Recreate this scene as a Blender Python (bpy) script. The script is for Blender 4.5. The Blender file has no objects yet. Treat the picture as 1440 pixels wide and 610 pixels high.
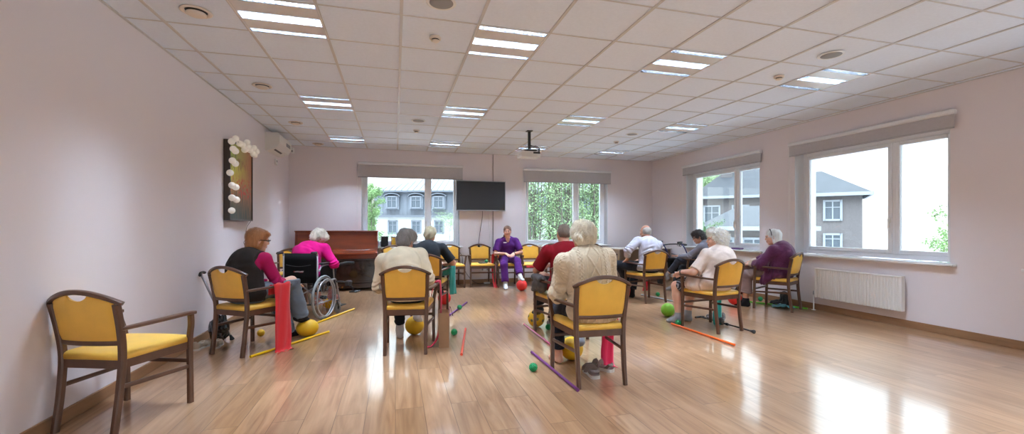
# Activity room of a care home: seated exercise circle
SKY_H, SKY_Z, EXPO, LAMP, TUBE = .48, 3.3, 1.64, 92.0, 6.0
WALL = (228, 220, 222)
FLOOR_D, FLOOR_M, FLOOR_L = (138, 98, 68), (168, 128, 94), (188, 150, 116)
import bpy, bmesh, math, random
import numpy as np
from mathutils import Vector, Matrix

random.seed(7)
C = bpy.context.scene.collection
PI = math.pi
def rad(d): return math.radians(d)

# ------------------------------------------------------------------ materials
def lin(c):
    return tuple(((v/255.0)/12.92 if v/255.0 <= 0.04045 else ((v/255.0+0.055)/1.055)**2.4) for v in c)
MATS = {}
def mat(name, rgb, rough=0.6, metal=0.0, spec=0.5, var=0.0, vscale=8.0, bump=0.0, bscale=60.0, bstretch=(1,1,1), coat=0.0, sheen=0.0, emit=None, estr=0.0, sss=0.0, trans=0.0):
    if name in MATS: return MATS[name]
    m = bpy.data.materials.new(name); m.use_nodes = True
    nt = m.node_tree; b = nt.nodes['Principled BSDF']
    col = lin(rgb)
    b.inputs['Base Color'].default_value = (*col, 1)
    b.inputs['Roughness'].default_value = rough
    b.inputs['Metallic'].default_value = metal
    b.inputs['Specular IOR Level'].default_value = spec
    b.inputs['Coat Weight'].default_value = coat
    b.inputs['Sheen Weight'].default_value = sheen
    if sss:
        b.inputs['Subsurface Weight'].default_value = sss
        b.inputs['Subsurface Radius'].default_value = (0.012, 0.005, 0.003)
        b.inputs['Subsurface Scale'].default_value = 1.0
    if trans: b.inputs['Transmission Weight'].default_value = trans
    if emit:
        b.inputs['Emission Color'].default_value = (*lin(emit), 1); b.inputs['Emission Strength'].default_value = estr
    if var or bump:
        tc = nt.nodes.new('ShaderNodeTexCoord'); mp = nt.nodes.new('ShaderNodeMapping')
        mp.inputs['Scale'].default_value = bstretch
        nt.links.new(tc.outputs['Object'], mp.inputs['Vector'])
    if var:
        n = nt.nodes.new('ShaderNodeTexNoise'); n.inputs['Scale'].default_value = vscale; n.inputs['Detail'].default_value = 5
        nt.links.new(mp.outputs['Vector'], n.inputs['Vector'])
        r = nt.nodes.new('ShaderNodeMapRange'); r.inputs['From Min'].default_value = 0.3; r.inputs['From Max'].default_value = 0.7
        r.inputs['To Min'].default_value = 1-var; r.inputs['To Max'].default_value = 1+var
        nt.links.new(n.outputs['Fac'], r.inputs['Value'])
        mx = nt.nodes.new('ShaderNodeMix'); mx.data_type = 'RGBA'; mx.blend_type = 'MULTIPLY'; mx.inputs[0].default_value = 1
        mx.inputs[6].default_value = (*col, 1); nt.links.new(r.outputs['Result'], mx.inputs[7])
        nt.links.new(mx.outputs[2], b.inputs['Base Color'])
    if bump:
        n2 = nt.nodes.new('ShaderNodeTexNoise'); n2.inputs['Scale'].default_value = bscale; n2.inputs['Detail'].default_value = 3
        nt.links.new(mp.outputs['Vector'], n2.inputs['Vector'])
        bp = nt.nodes.new('ShaderNodeBump'); bp.inputs['Strength'].default_value = bump; bp.inputs['Distance'].default_value = 0.004
        nt.links.new(n2.outputs['Fac'], bp.inputs['Height']); nt.links.new(bp.outputs['Normal'], b.inputs['Normal'])
    MATS[name] = m
    return m

# ------------------------------------------------------------------ mesh builder
class MB:
    def __init__(s): s.v = []; s.f = []; s.m = []; s.cur = 0
    def add(s, vs, fs):
        o = len(s.v); s.v += [tuple(v) for v in vs]; s.f += [tuple(i+o for i in f) for f in fs]; s.m += [s.cur]*len(fs)
        return s
    def box(s, x0, x1, y0, y1, z0, z1, M=None, bev=0.0):
        if bev > 0:
            b = min(bev, (x1-x0)*.49, (y1-y0)*.49, (z1-z0)*.49)
            # bevelled box: 24 verts
            vs = []; idx = {}
            for ix in (0, 1):
                for iy in (0, 1):
                    for iz in (0, 1):
                        for a in (0, 1, 2):
                            p = [x1 if ix else x0, y1 if iy else y0, z1 if iz else z0]
                            sg = [1 if q else -1 for q in (ix, iy, iz)]
                            for k in range(3):
                                if k != a: p[k] -= sg[k]*b
                            idx[(ix, iy, iz, a)] = len(vs); vs.append(p)
            fs = []
            def q(*k): fs.append([idx[i] for i in k])
            for sgn in (0, 1):
                r = (lambda l: l[::-1]) if sgn == 0 else (lambda l: l)
                q(*r([(sgn, 0, 0, 0), (sgn, 1, 0, 0), (sgn, 1, 1, 0), (sgn, 0, 1, 0)]))
                q(*r([(0, sgn, 0, 1), (0, sgn, 1, 1), (1, sgn, 1, 1), (1, sgn, 0, 1)]))
                q(*r([(0, 0, sgn, 2), (1, 0, sgn, 2), (1, 1, sgn, 2), (0, 1, sgn, 2)]))
            for i in (0, 1):
                for j in (0, 1):
                    q((i, j, 0, 0), (i, j, 0, 1), (i, j, 1, 1), (i, j, 1, 0))
                    q((i, 0, j, 0), (i, 0, j, 2), (i, 1, j, 2), (i, 1, j, 0))
                    q((0, i, j, 1), (0, i, j, 2), (1, i, j, 2), (1, i, j, 1))
            for ix in (0, 1):
                for iy in (0, 1):
                    for iz in (0, 1): q((ix, iy, iz, 0), (ix, iy, iz, 1), (ix, iy, iz, 2))
        else:
            vs = [(x, y, z) for x in (x0, x1) for y in (y0, y1) for z in (z0, z1)]
            fs = [(0, 1, 3, 2), (4, 6, 7, 5), (0, 4, 5, 1), (2, 3, 7, 6), (0, 2, 6, 4), (1, 5, 7, 3)]
        if M is not None: vs = [M @ Vector(p) for p in vs]
        return s.add(vs, fs)
    def tube(s, pts, r, n=10, cap=True):
        prof = [(math.cos(2*PI*i/n), math.sin(2*PI*i/n)) for i in range(n)]
        rs = r if isinstance(r, (list, tuple)) else [r]*len(pts)
        return s.sweep(pts, [(q, q) for q in rs], prof, cap=cap)
    def sweep(s, pts, sizes, prof=None, up=(0, 0, 1), cap=True):
        # prof in unit half-size coordinates; sizes = half sizes (side, up)
        if prof is None:
            c = 0.62
            prof = [(1, c), (c, 1), (-c, 1), (-1, c), (-1, -c), (-c, -1), (c, -1), (1, -c)]
        P = [Vector(p) for p in pts]; n = len(prof); vs = []
        if not isinstance(sizes, list): sizes = [sizes]*len(P)
        up = Vector(up); last = None
        for i, p in enumerate(P):
            t = (P[min(i+1, len(P)-1)]-P[max(i-1, 0)]).normalized()
            u = up if last is None else last
            if abs(u.dot(t)) > 0.98: u = Vector((0, 1, 0)) if abs(t.y) < .9 else Vector((1, 0, 0))
            side = t.cross(u).normalized(); u2 = side.cross(t).normalized(); last = u2
            a, b = sizes[i]
            for (x, y) in prof: vs.append(p+side*x*a+u2*y*b)
        fs = []
        for i in range(len(P)-1):
            for j in range(n):
                fs.append((i*n+j, i*n+(j+1) % n, (i+1)*n+(j+1) % n, (i+1)*n+j))
        if cap:
            fs.append(tuple(range(n-1, -1, -1))); fs.append(tuple((len(P)-1)*n+j for j in range(n)))
        return s.add(vs, fs)
    def lathe(s, prof, n=24, c=(0, 0, 0), M=None):
        vs = []; fs = []
        for (r, z) in prof:
            for j in range(n):
                a = 2*PI*j/n; vs.append(Vector((c[0]+r*math.cos(a), c[1]+r*math.sin(a), c[2]+z)))
        for i in range(len(prof)-1):
            for j in range(n): fs.append((i*n+j, i*n+(j+1) % n, (i+1)*n+(j+1) % n, (i+1)*n+j))
        if M is not None: vs = [M @ v for v in vs]
        return s.add(vs, fs)
    def sphere(s, c, r, n=20, m=12, M=None):
        rr = r if isinstance(r, (tuple, list)) else (r, r, r)
        vs = []; fs = []
        vs.append(Vector((0, 0, -rr[2])))
        for i in range(1, m):
            t = PI*i/m-PI/2
            for j in range(n):
                a = 2*PI*j/n; vs.append(Vector((rr[0]*math.cos(t)*math.cos(a), rr[1]*math.cos(t)*math.sin(a), rr[2]*math.sin(t))))
        vs.append(Vector((0, 0, rr[2])))
        for j in range(n): fs.append((0, 1+(j+1) % n, 1+j))
        for i in range(m-2):
            for j in range(n): fs.append((1+i*n+j, 1+i*n+(j+1) % n, 1+(i+1)*n+(j+1) % n, 1+(i+1)*n+j))
        t0 = 1+(m-2)*n
        for j in range(n): fs.append((t0+j, t0+(j+1) % n, len(vs)-1))
        vs = [(M @ v if M is not None else v)+Vector(c) for v in vs]
        return s.add(vs, fs)
    def torus(s, c, R, r, axis='x', n=40, m=8, a0=0, a1=2*PI):
        full = abs(a1-a0-2*PI) < 1e-6; cnt = n if full else n+1
        pts = []
        for i in range(cnt):
            a = a0+(a1-a0)*i/n
            d = {'x': Vector((0, math.cos(a), math.sin(a))), 'y': Vector((math.cos(a), 0, math.sin(a))), 'z': Vector((math.cos(a), math.sin(a), 0))}[axis]
            ax = {'x': Vector((1, 0, 0)), 'y': Vector((0, 1, 0)), 'z': Vector((0, 0, 1))}[axis]
            for j in range(m):
                b = 2*PI*j/m; pts.append(Vector(c)+d*(R+r*math.cos(b))+ax*r*math.sin(b))
        fs = []
        for i in range(cnt if full else cnt-1):
            for j in range(m):
                i2 = (i+1) % cnt; fs.append((i*m+j, i*m+(j+1) % m, i2*m+(j+1) % m, i2*m+j))
        return s.add(pts, fs)
    def prism(s, poly, y0, y1, plane='xz'):
        # extrude a polygon given in the plane along the missing axis
        n = len(poly)
        def P(a, b, t): return {'xz': (a, t, b), 'xy': (a, b, t), 'yz': (t, a, b)}[plane]
        vs = [P(a, b, y0) for a, b in poly]+[P(a, b, y1) for a, b in poly]
        fs = [tuple(range(n-1, -1, -1)), tuple(range(n, 2*n))]+[(i, (i+1) % n, n+(i+1) % n, n+i) for i in range(n)]
        return s.add(vs, fs)
    def mesh(s, name, mats, smooth=False, angle=None):
        me = bpy.data.meshes.new(name); me.from_pydata([tuple(v) for v in s.v], [], s.f); me.update()
        for m in (mats if isinstance(mats, (list, tuple)) else [mats]): me.materials.append(m)
        if any(s.m): me.polygons.foreach_set('material_index', s.m)
        bm = bmesh.new(); bm.from_mesh(me); bmesh.ops.recalc_face_normals(bm, faces=bm.faces); bm.to_mesh(me); bm.free()
        if smooth or angle:
            me.polygons.foreach_set('use_smooth', [True]*len(me.polygons))
            if angle: me.set_sharp_from_angle(angle=rad(angle))
        return me
    def obj(s, name, mats, parent=None, smooth=False, angle=None, loc=None, rz=None):
        o = bpy.data.objects.new(name, s.mesh(name, mats, smooth, angle)); C.objects.link(o)
        if parent is not None: o.parent = parent
        if loc is not None: o.location = loc
        if rz is not None: o.rotation_euler = (0, 0, rz)
        return o

def thing(name, label, cat, loc=(0, 0, 0), rz=0.0, group=None):
    o = bpy.data.objects.new(name, None); C.objects.link(o); o.empty_display_size = .1
    o.location = loc; o.rotation_euler = (0, 0, rz); o['label'] = label; o['category'] = cat
    if group: o['group'] = group
    return o
def tag(o, label, cat, group=None, kind=None):
    o['label'] = label; o['category'] = cat
    if group: o['group'] = group
    if kind: o['kind'] = kind
    return o
def struct(o): o['kind'] = 'structure'; return o
def copy_tree(o, parent=None):
    c = o.copy(); C.objects.link(c)
    if parent is not None: c.parent = parent
    for ch in list(o.children): copy_tree(ch, c)
    return c
def spline(pts, n=6, closed=False):
    P = [Vector(p) for p in pts]; out = []; N = len(P)
    for i in range(N if closed else N-1):
        p0 = P[(i-1) % N] if (closed or i > 0) else P[0]*2-P[1]
        p1 = P[i]; p2 = P[(i+1) % N]
        p3 = P[(i+2) % N] if (closed or i+2 < N) else P[-1]*2-P[-2]
        for k in range(n):
            t = k/n
            out.append(.5*((2*p1)+(p2-p0)*t+(2*p0-5*p1+4*p2-p3)*t*t+(3*p1-p0-3*p2+p3)*t**3))
    if not closed: out.append(P[-1])
    return out

# ------------------------------------------------------------------ signed-distance modelling
def rotm(yaw=0, pitch=0, roll=0):
    """local->parent rotation: yaw about z (left positive), pitch about x (positive looks up), roll about y"""
    return Matrix.Rotation(rad(yaw), 3, 'Z') @ Matrix.Rotation(rad(pitch), 3, 'X') @ Matrix.Rotation(rad(roll), 3, 'Y')
class SDF:
    def __init__(s, lo, hi, h):
        s.lo = np.array(lo, float); s.h = h
        s.n = np.ceil((np.array(hi)-s.lo)/h).astype(int)+1
        s.F = np.full(s.n, 1.0, np.float32)
    def _box(s, a, b):
        i0 = np.clip(np.floor((a-s.lo)/s.h).astype(int), 0, s.n-1); i1 = np.clip(np.ceil((b-s.lo)/s.h).astype(int)+1, 1, s.n)
        if np.any(i1 <= i0): return None
        ax = [(s.lo[k]+np.arange(i0[k], i1[k])*s.h).astype(np.float32) for k in range(3)]
        X = ax[0][:, None, None]; Y = ax[1][None, :, None]; Z = ax[2][None, None, :]
        return (slice(i0[0], i1[0]), slice(i0[1], i1[1]), slice(i0[2], i1[2])), X, Y, Z
    def _mix(s, sl, d, k, mode):
        F = s.F[sl]
        if mode == '+':
            if k > 0:
                hh = np.maximum(k-np.abs(F-d), 0)/k; r = np.minimum(F, d)-hh*hh*k*.25
            else: r = np.minimum(F, d)
        elif mode == '-':
            d = -d
            if k > 0:
                hh = np.maximum(k-np.abs(F-d), 0)/k; r = np.maximum(F, d)+hh*hh*k*.25
            else: r = np.maximum(F, d)
        s.F[sl] = r
    def cap(s, a, b, ra, rb=None, k=.02, mode='+'):
        rb = ra if rb is None else rb
        a = np.array(a, float); b = np.array(b, float); m = max(ra, rb)+k+3*s.h
        q = s._box(np.minimum(a, b)-m, np.maximum(a, b)+m)
        if q is None: return s
        sl, X, Y, Z = q; ba = b-a; L = max(float(ba@ba), 1e-9)
        t = ((X-a[0])*ba[0]+(Y-a[1])*ba[1]+(Z-a[2])*ba[2])/L; t = np.clip(t, 0, 1)
        d = np.sqrt((X-a[0]-ba[0]*t)**2+(Y-a[1]-ba[1]*t)**2+(Z-a[2]-ba[2]*t)**2)-(ra+(rb-ra)*t)
        s._mix(sl, d, k, mode); return s
    def ell(s, c, r, R=None, k=.02, mode='+', pw=2.0):
        c = np.array(c, float); r = np.array(r, float); m = r.max()+k+3*s.h
        q = s._box(c-m, c+m)
        if q is None: return s
        sl, X, Y, Z = q; x = X-c[0]; y = Y-c[1]; z = Z-c[2]
        if R is not None:
            M = np.array(R)  # columns = local axes
            x, y, z = (x*M[0][0]+y*M[1][0]+z*M[2][0], x*M[0][1]+y*M[1][1]+z*M[2][1], x*M[0][2]+y*M[1][2]+z*M[2][2])
        if pw == 2.0:
            k0 = np.sqrt((x/r[0])**2+(y/r[1])**2+(z/r[2])**2); k1 = np.sqrt((x/r[0]**2)**2+(y/r[1]**2)**2+(z/r[2]**2)**2)
            d = k0*(k0-1)/np.maximum(k1, 1e-6)
        else:
            k0 = (np.abs(x/r[0])**pw+np.abs(y/r[1])**pw+np.abs(z/r[2])**pw)**(1/pw); d = (k0-1)*r.min()
        s._mix(sl, d, k, mode); return s
    def plane(s, p, n, k=0.0):
        """keep the side where (x-p).n < 0"""
        n = np.array(n, float); n /= np.linalg.norm(n)
        sl, X, Y, Z = s._box(s.lo, s.lo+s.n*s.h)
        d = (X-p[0])*n[0]+(Y-p[1])*n[1]+(Z-p[2])*n[2]
        s._mix(sl, -d, k, '-'); return s
    def cutbox(s, p, n, R):
        """remove the half space (x-p).n>0 but only within a ball of radius R about p"""
        p = np.array(p, float); n = np.array(n, float); n /= np.linalg.norm(n)
        q = s._box(p-R, p+R)
        if q is None: return s
        sl, X, Y, Z = q
        d = -((X-p[0])*n[0]+(Y-p[1])*n[1]+(Z-p[2])*n[2])
        ball = np.sqrt((X-p[0])**2+(Y-p[1])**2+(Z-p[2])**2)-R
        d = np.maximum(d, ball); s._mix(sl, d, 0, '-'); return s
    def noise(s, amp, freq, seed=0, stretch=(1, 1, 1), oct=2):
        sl, X, Y, Z = s._box(s.lo, s.lo+s.n*s.h)
        rs = np.random.RandomState(abs(int(seed))+50); N = 0
        X = X*stretch[0]; Y = Y*stretch[1]; Z = Z*stretch[2]
        for o in range(oct):
            f = freq*(1.9**o)*2*PI
            for _ in range(3):
                v = rs.normal(size=3); v /= np.linalg.norm(v); w = rs.normal(size=3); w /= np.linalg.norm(w); p, q = rs.uniform(0, 6.28, 2)
                g = np.sin(f*(v[0]*X+v[1]*Y+v[2]*Z)+p+1.7*np.sin(.6*f*(w[0]*X+w[1]*Y+w[2]*Z)+q))
                N = N+g/(3*1.6**o)
        s.F += (amp*N).astype(np.float32); return s
    def fold(s, c, R, amp, freq, d, seed=0):
        """directional folds (ridges across d) around a centre"""
        c = np.array(c, float); q = s._box(c-R, c+R)
        if q is None: return s
        sl, X, Y, Z = q; rs = np.random.RandomState(abs(int(seed))+50)
        u = np.array(d, float); u /= np.linalg.norm(u); w = rs.normal(size=3); w /= np.linalg.norm(w)
        ph = (X-c[0])*u[0]+(Y-c[1])*u[1]+(Z-c[2])*u[2]
        wob = .35*np.sin(2*PI*3*((X)*w[0]+(Y)*w[1]+(Z)*w[2])*2+seed)
        fall = np.clip(1-((X-c[0])**2+(Y-c[1])**2+(Z-c[2])**2)/R**2, 0, 1)
        s.F[sl] += (amp*fall*np.sin(2*PI*freq*ph+2*PI*wob)).astype(np.float32); return s
    def mesh(s, name, mats, classify=None, smooth=1):
        F = s.F; lo = s.lo; h = s.h
        F[0] = F[-1] = 1; F[:, 0] = F[:, -1] = 1; F[:, :, 0] = F[:, :, -1] = 1
        I = F < 0
        c = np.zeros(np.array(F.shape)-1, np.int8)
        for dx in (0, 1):
            for dy in (0, 1):
                for dz in (0, 1): c += I[dx:I.shape[0]-1+dx, dy:I.shape[1]-1+dy, dz:I.shape[2]-1+dz]
        act = (c > 0) & (c < 8); ids = np.full(c.shape, -1, np.int32); cells = np.argwhere(act); n = len(cells); ids[act] = np.arange(n)
        cor = np.stack([F[cells[:, 0]+dx, cells[:, 1]+dy, cells[:, 2]+dz] for dx in (0, 1) for dy in (0, 1) for dz in (0, 1)], 1)
        offs = np.array([(dx, dy, dz) for dx in (0, 1) for dy in (0, 1) for dz in (0, 1)], float)
        acc = np.zeros((n, 3)); cnt = np.zeros(n)
        for a in range(8):
            for b in range(a+1, 8):
                if np.abs(offs[a]-offs[b]).sum() != 1: continue
                fa = cor[:, a]; fb = cor[:, b]; mk = (fa < 0) != (fb < 0)
                t = np.where(mk, fa/np.where(mk, fa-fb, 1), 0)
                acc += np.where(mk[:, None], offs[a]+(offs[b]-offs[a])*t[:, None], 0); cnt += mk
        V = lo+(cells+acc/np.maximum(cnt, 1)[:, None])*h
        quads = []
        for ax in range(3):
            sh = [slice(None)]*3; s2 = [slice(None)]*3
            sh[ax] = slice(0, -1); s2[ax] = slice(1, None)
            A = I[tuple(sh)]; B = I[tuple(s2)]; e = np.argwhere(A != B)
            o1, o2 = [(1, 2), (2, 0), (0, 1)][ax]
            e = e[(e[:, o1] > 0) & (e[:, o2] > 0) & (e[:, o1] < c.shape[o1]) & (e[:, o2] < c.shape[o2])]
            flip = A[e[:, 0], e[:, 1], e[:, 2]]
            def g(d1, d2):
                t = e.copy(); t[:, o1] += d1; t[:, o2] += d2; return ids[t[:, 0], t[:, 1], t[:, 2]]
            Q = np.stack([g(-1, -1), g(0, -1), g(0, 0), g(-1, 0)], 1)
            Q[~flip] = Q[~flip][:, ::-1]
            quads.append(Q)
        Q = np.concatenate(quads); Q = Q[(Q >= 0).all(1)]
        for _ in range(smooth):
            S = np.zeros_like(V); K = np.zeros(n)
            for a in range(4):
                b = (a+1) % 4
                np.add.at(S, Q[:, a], V[Q[:, b]]); np.add.at(K, Q[:, a], 1); np.add.at(S, Q[:, b], V[Q[:, a]]); np.add.at(K, Q[:, b], 1)
            V = V*.5+.5*S/np.maximum(K, 1)[:, None]
        me = bpy.data.meshes.new(name); me.vertices.add(n); me.vertices.foreach_set('co', V.astype(np.float32).ravel())
        me.loops.add(len(Q)*4); me.loops.foreach_set('vertex_index', Q.astype(np.int32).ravel())
        me.polygons.add(len(Q)); me.polygons.foreach_set('loop_start', np.arange(len(Q), dtype=np.int32)*4)
        me.update(calc_edges=True)
        me.polygons.foreach_set('use_smooth', np.ones(len(Q), bool))
        for m in (mats if isinstance(mats, (list, tuple)) else [mats]): me.materials.append(m)
        if classify is not None:
            ctr = V[Q].mean(1); me.polygons.foreach_set('material_index', classify(ctr).astype(np.int32))
        me.validate(); me.update()
        return me
    def obj(s, name, mats, parent, classify=None, smooth=1):
        o = bpy.data.objects.new(name, s.mesh(name, mats, classify, smooth)); C.objects.link(o); o.parent = parent; return o
# ------------------------------------------------------------------ camera, world
XL, XR, YB, YN, ZC = -2.04, 6.15, 9.42, -3.0, 2.865
cam_d = bpy.data.cameras.new('camera'); cam = bpy.data.objects.new('camera', cam_d); C.objects.link(cam)
cam.location = (0, 0, 1.25); cam.rotation_euler = (rad(90), 0, -0.2640)
cam_d.sensor_width = 36; cam_d.lens = 607/1440*36; cam_d.shift_y = (318.7-305)/1440; cam_d.clip_end = 400; cam_d.clip_start = .05
bpy.context.scene.camera = cam
W = bpy.data.worlds.new('sky'); bpy.context.scene.world = W; W.use_nodes = True
bg = W.node_tree.nodes['Background']; bg.inputs['Color'].default_value = (0.86, 0.93, 1.0, 1); bg.inputs['Strength'].default_value = 1.0
def sky_nodes():   # overcast sky: three times brighter overhead than at the horizon
    nt = W.node_tree; L = nt.links.new
    tc = nt.nodes.new('ShaderNodeTexCoord'); sp = nt.nodes.new('ShaderNodeSeparateXYZ'); L(tc.outputs['Generated'], sp.inputs[0])
    r = nt.nodes.new('ShaderNodeValToRGB'); L(sp.outputs[2], r.inputs['Fac']); e = r.color_ramp.elements
    h, z = SKY_H, SKY_Z
    e[0].position = 0.0; e[0].color = (h*.98, h*.97, h, 1); e[1].position = .75; e[1].color = (z*.82, z*.97, z*1.14, 1)
    k = r.color_ramp.elements.new(.2); k.color = (h*1.6*.9, h*1.6*.95, h*1.6, 1)
    L(r.outputs[0], bg.inputs['Color'])
sky_nodes()
sc = bpy.context.scene
sc.view_settings.view_transform = 'Standard'; sc.view_settings.look = 'None'; sc.view_settings.gamma = 1; sc.view_settings.use_curve_mapping = False
sc.view_settings.exposure = EXPO
sc.cycles.use_denoising = True; sc.cycles.denoiser = 'OPENIMAGEDENOISE'; sc.cycles.max_bounces = 10; sc.cycles.diffuse_bounces = 5; sc.cycles.glossy_bounces = 4
sc.cycles.transparent_max_bounces = 16; sc.cycles.sample_clamp_indirect = 6; sc.cycles.caustics_reflective = False; sc.cycles.caustics_refractive = False

# ------------------------------------------------------------------ floor
def floor_mat():
    m = bpy.data.materials.new('laminate'); m.use_nodes = True; nt = m.node_tree; b = nt.nodes['Principled BSDF']; L = nt.links.new
    tc = nt.nodes.new('ShaderNodeTexCoord')
    mp = nt.nodes.new('ShaderNodeMapping'); mp.inputs['Rotation'].default_value = (0, 0, rad(90)); L(tc.outputs['Object'], mp.inputs['Vector'])
    br = nt.nodes.new('ShaderNodeTexBrick'); L(mp.outputs['Vector'], br.inputs['Vector'])
    br.inputs['Scale'].default_value = 1; br.inputs['Brick Width'].default_value = 1.29; br.inputs['Row Height'].default_value = .19
    br.inputs['Mortar Size'].default_value = .0025; br.inputs['Mortar Smooth'].default_value = .3; br.offset = .37; br.offset_frequency = 2
    br.inputs['Color1'].default_value = (0, 0, 0, 1); br.inputs['Color2'].default_value = (1, 1, 1, 1); br.inputs['Mortar'].default_value = (.5, .5, .5, 1)
    # per-plank random offset for the grain
    sep = nt.nodes.new('ShaderNodeSeparateColor'); L(br.outputs['Color'], sep.inputs['Color'])
    mul = nt.nodes.new('ShaderNodeMath'); mul.operation = 'MULTIPLY'; mul.inputs[1].default_value = 37.0; L(sep.outputs[0], mul.inputs[0])
    cmb = nt.nodes.new('ShaderNodeCombineXYZ'); L(mul.outputs[0], cmb.inputs[0]); L(mul.outputs[0], cmb.inputs[1])
    ad = nt.nodes.new('ShaderNodeVectorMath'); ad.operation = 'ADD'; L(tc.outputs['Object'], ad.inputs[0]); L(cmb.outputs[0], ad.inputs[1])
    sc1 = nt.nodes.new('ShaderNodeMapping'); sc1.inputs['Scale'].default_value = (13, 1.2, 1); L(ad.outputs[0], sc1.inputs['Vector'])
    n1 = nt.nodes.new('ShaderNodeTexNoise'); n1.inputs['Scale'].default_value = 1.0; n1.inputs['Detail'].default_value = 6; n1.inputs['Distortion'].default_value = 1.6; L(sc1.outputs[0], n1.inputs['Vector'])
    sc2 = nt.nodes.new('ShaderNodeMapping'); sc2.inputs['Scale'].default_value = (70, 3, 1); L(ad.outputs[0], sc2.inputs['Vector'])
    n2 = nt.nodes.new('ShaderNodeTexNoise'); n2.inputs['Scale'].default_value = 1.0; n2.inputs['Detail'].default_value = 4; L(sc2.outputs[0], n2.inputs['Vector'])
    cr = nt.nodes.new('ShaderNodeValToRGB'); L(n1.outputs['Fac'], cr.inputs['Fac'])
    e = cr.color_ramp.elements; e[0].position = .2; e[0].color = (*lin(FLOOR_D), 1); e[1].position = .8; e[1].color = (*lin(FLOOR_L), 1)
    x = cr.color_ramp.elements.new(.5); x.color = (*lin(FLOOR_M), 1)
    mr = nt.nodes.new('ShaderNodeMapRange'); mr.inputs['To Min'].default_value = .82; mr.inputs['To Max'].default_value = 1.12; L(n2.outputs['Fac'], mr.inputs['Value'])
    mr2 = nt.nodes.new('ShaderNodeMapRange'); mr2.inputs['To Min'].default_value = .86; mr2.inputs['To Max'].default_value = 1.1; L(sep.outputs[0], mr2.inputs['Value'])
    m1 = nt.nodes.new('ShaderNodeMath'); m1.operation = 'MULTIPLY'; L(mr.outputs[0], m1.inputs[0]); L(mr2.outputs[0], m1.inputs[1])
    sub = nt.nodes.new('ShaderNodeMath'); sub.operation = 'MULTIPLY_ADD'; L(br.outputs['Fac'], sub.inputs[0]); sub.inputs[1].default_value = -.45; L(m1.outputs[0], sub.inputs[2])
    mx = nt.nodes.new('ShaderNodeMix'); mx.data_type = 'RGBA'; mx.blend_type = 'MULTIPLY'; mx.inputs[0].default_value = 1; L(cr.outputs[0], mx.inputs[6]); L(sub.outputs[0], mx.inputs[7])
    L(mx.outputs[2], b.inputs['Base Color'])
    b.inputs['Roughness'].default_value = .3; b.inputs['Specular IOR Level'].default_value = .5
    b.inputs['Coat Weight'].default_value = .85; b.inputs['Coat Roughness'].default_value = .10
    bp = nt.nodes.new('ShaderNodeBump'); bp.inputs['Strength'].default_value = .12; bp.inputs['Distance'].default_value = .002
    L(sub.outputs[0], bp.inputs['Height']); L(bp.outputs['Normal'], b.inputs['Normal'])
    return m
struct(MB().box(XL-.4, XR+.4, YN, YB+.4, -.2, 0).obj('floor', floor_mat()))

M_wall = mat('wall_paint', WALL, .85, spec=.2, bump=.15, bscale=300)
M_walll = M_wall
M_white = mat('white_paint', (232, 232, 230), .5)
M_pvc = mat('white_pvc', (238, 240, 244), .35)
M_skirt = mat('oak_skirting', (150, 112, 80), .5, var=.12, vscale=3, bstretch=(1, 1, 8))

# walls with openings: list of (u0,u1,z0,z1) holes
def wall_cells(u0, u1, holes):
    us = sorted({u0, u1, *[h[0] for h in holes], *[h[1] for h in holes]})
    out = []
    for a, b in zip(us, us[1:]):
        hs = [h for h in holes if h[0] <= a+1e-6 and h[1] >= b-1e-6]
        if hs: out.append((a, b, 0, hs[0][2])); out.append((a, b, hs[0][3], ZC+.35))
        else: out.append((a, b, 0, ZC+.35))
    return out
T = .42
Z0, Z1 = .80, 2.42
BW = [(-.68, 1.36, Z0, Z1), (2.87, 4.93, Z0, Z1)]
RW = [(6.15, 8.13, Z0, Z1), (3.47, 5.47, Z0, Z1), (.8, 2.8, Z0, Z1), (-1.9, .1, Z0, Z1)]
w = MB()
for a, b, z0, z1 in wall_cells(XL-T, XR+T, BW): w.box(a, b, YB, YB+T, z0, z1)
struct(w.obj('wall_back', M_wall))
w = MB()
for a, b, z0, z1 in wall_cells(YN, YB, RW): w.box(XR, XR+T, a, b, z0, z1)
struct(w.obj('wall_right', M_wall))
struct(MB().box(XL-T, XL, YN, YB, 0, ZC+.35).obj('wall_left', M_walll))
FW = [(-1.4, .9, .4, 2.5), (1.5, 3.8, .4, 2.5), (4.2, 5.8, .4, 2.5)]  # openings added behind the viewer for frontal daylight
w = MB()
for a, b, z0, z1 in wall_cells(XL-T, XR+T, FW): w.box(a, b, YN-.3, YN, z0, z1)
struct(w.obj('wall_front', M_wall))
struct(MB().box(XL, XR, YB-.015, YB, 0, .09, bev=.004).obj('baseboard_back', M_skirt))
struct(MB().box(XR-.015, XR, YN, YB-.015, 0, .09, bev=.004).obj('baseboard_right', M_skirt))
struct(MB().box(XL, XL+.015, YN, YB-.015, 0, .09, bev=.004).obj('baseboard_left', M_skirt))

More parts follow.
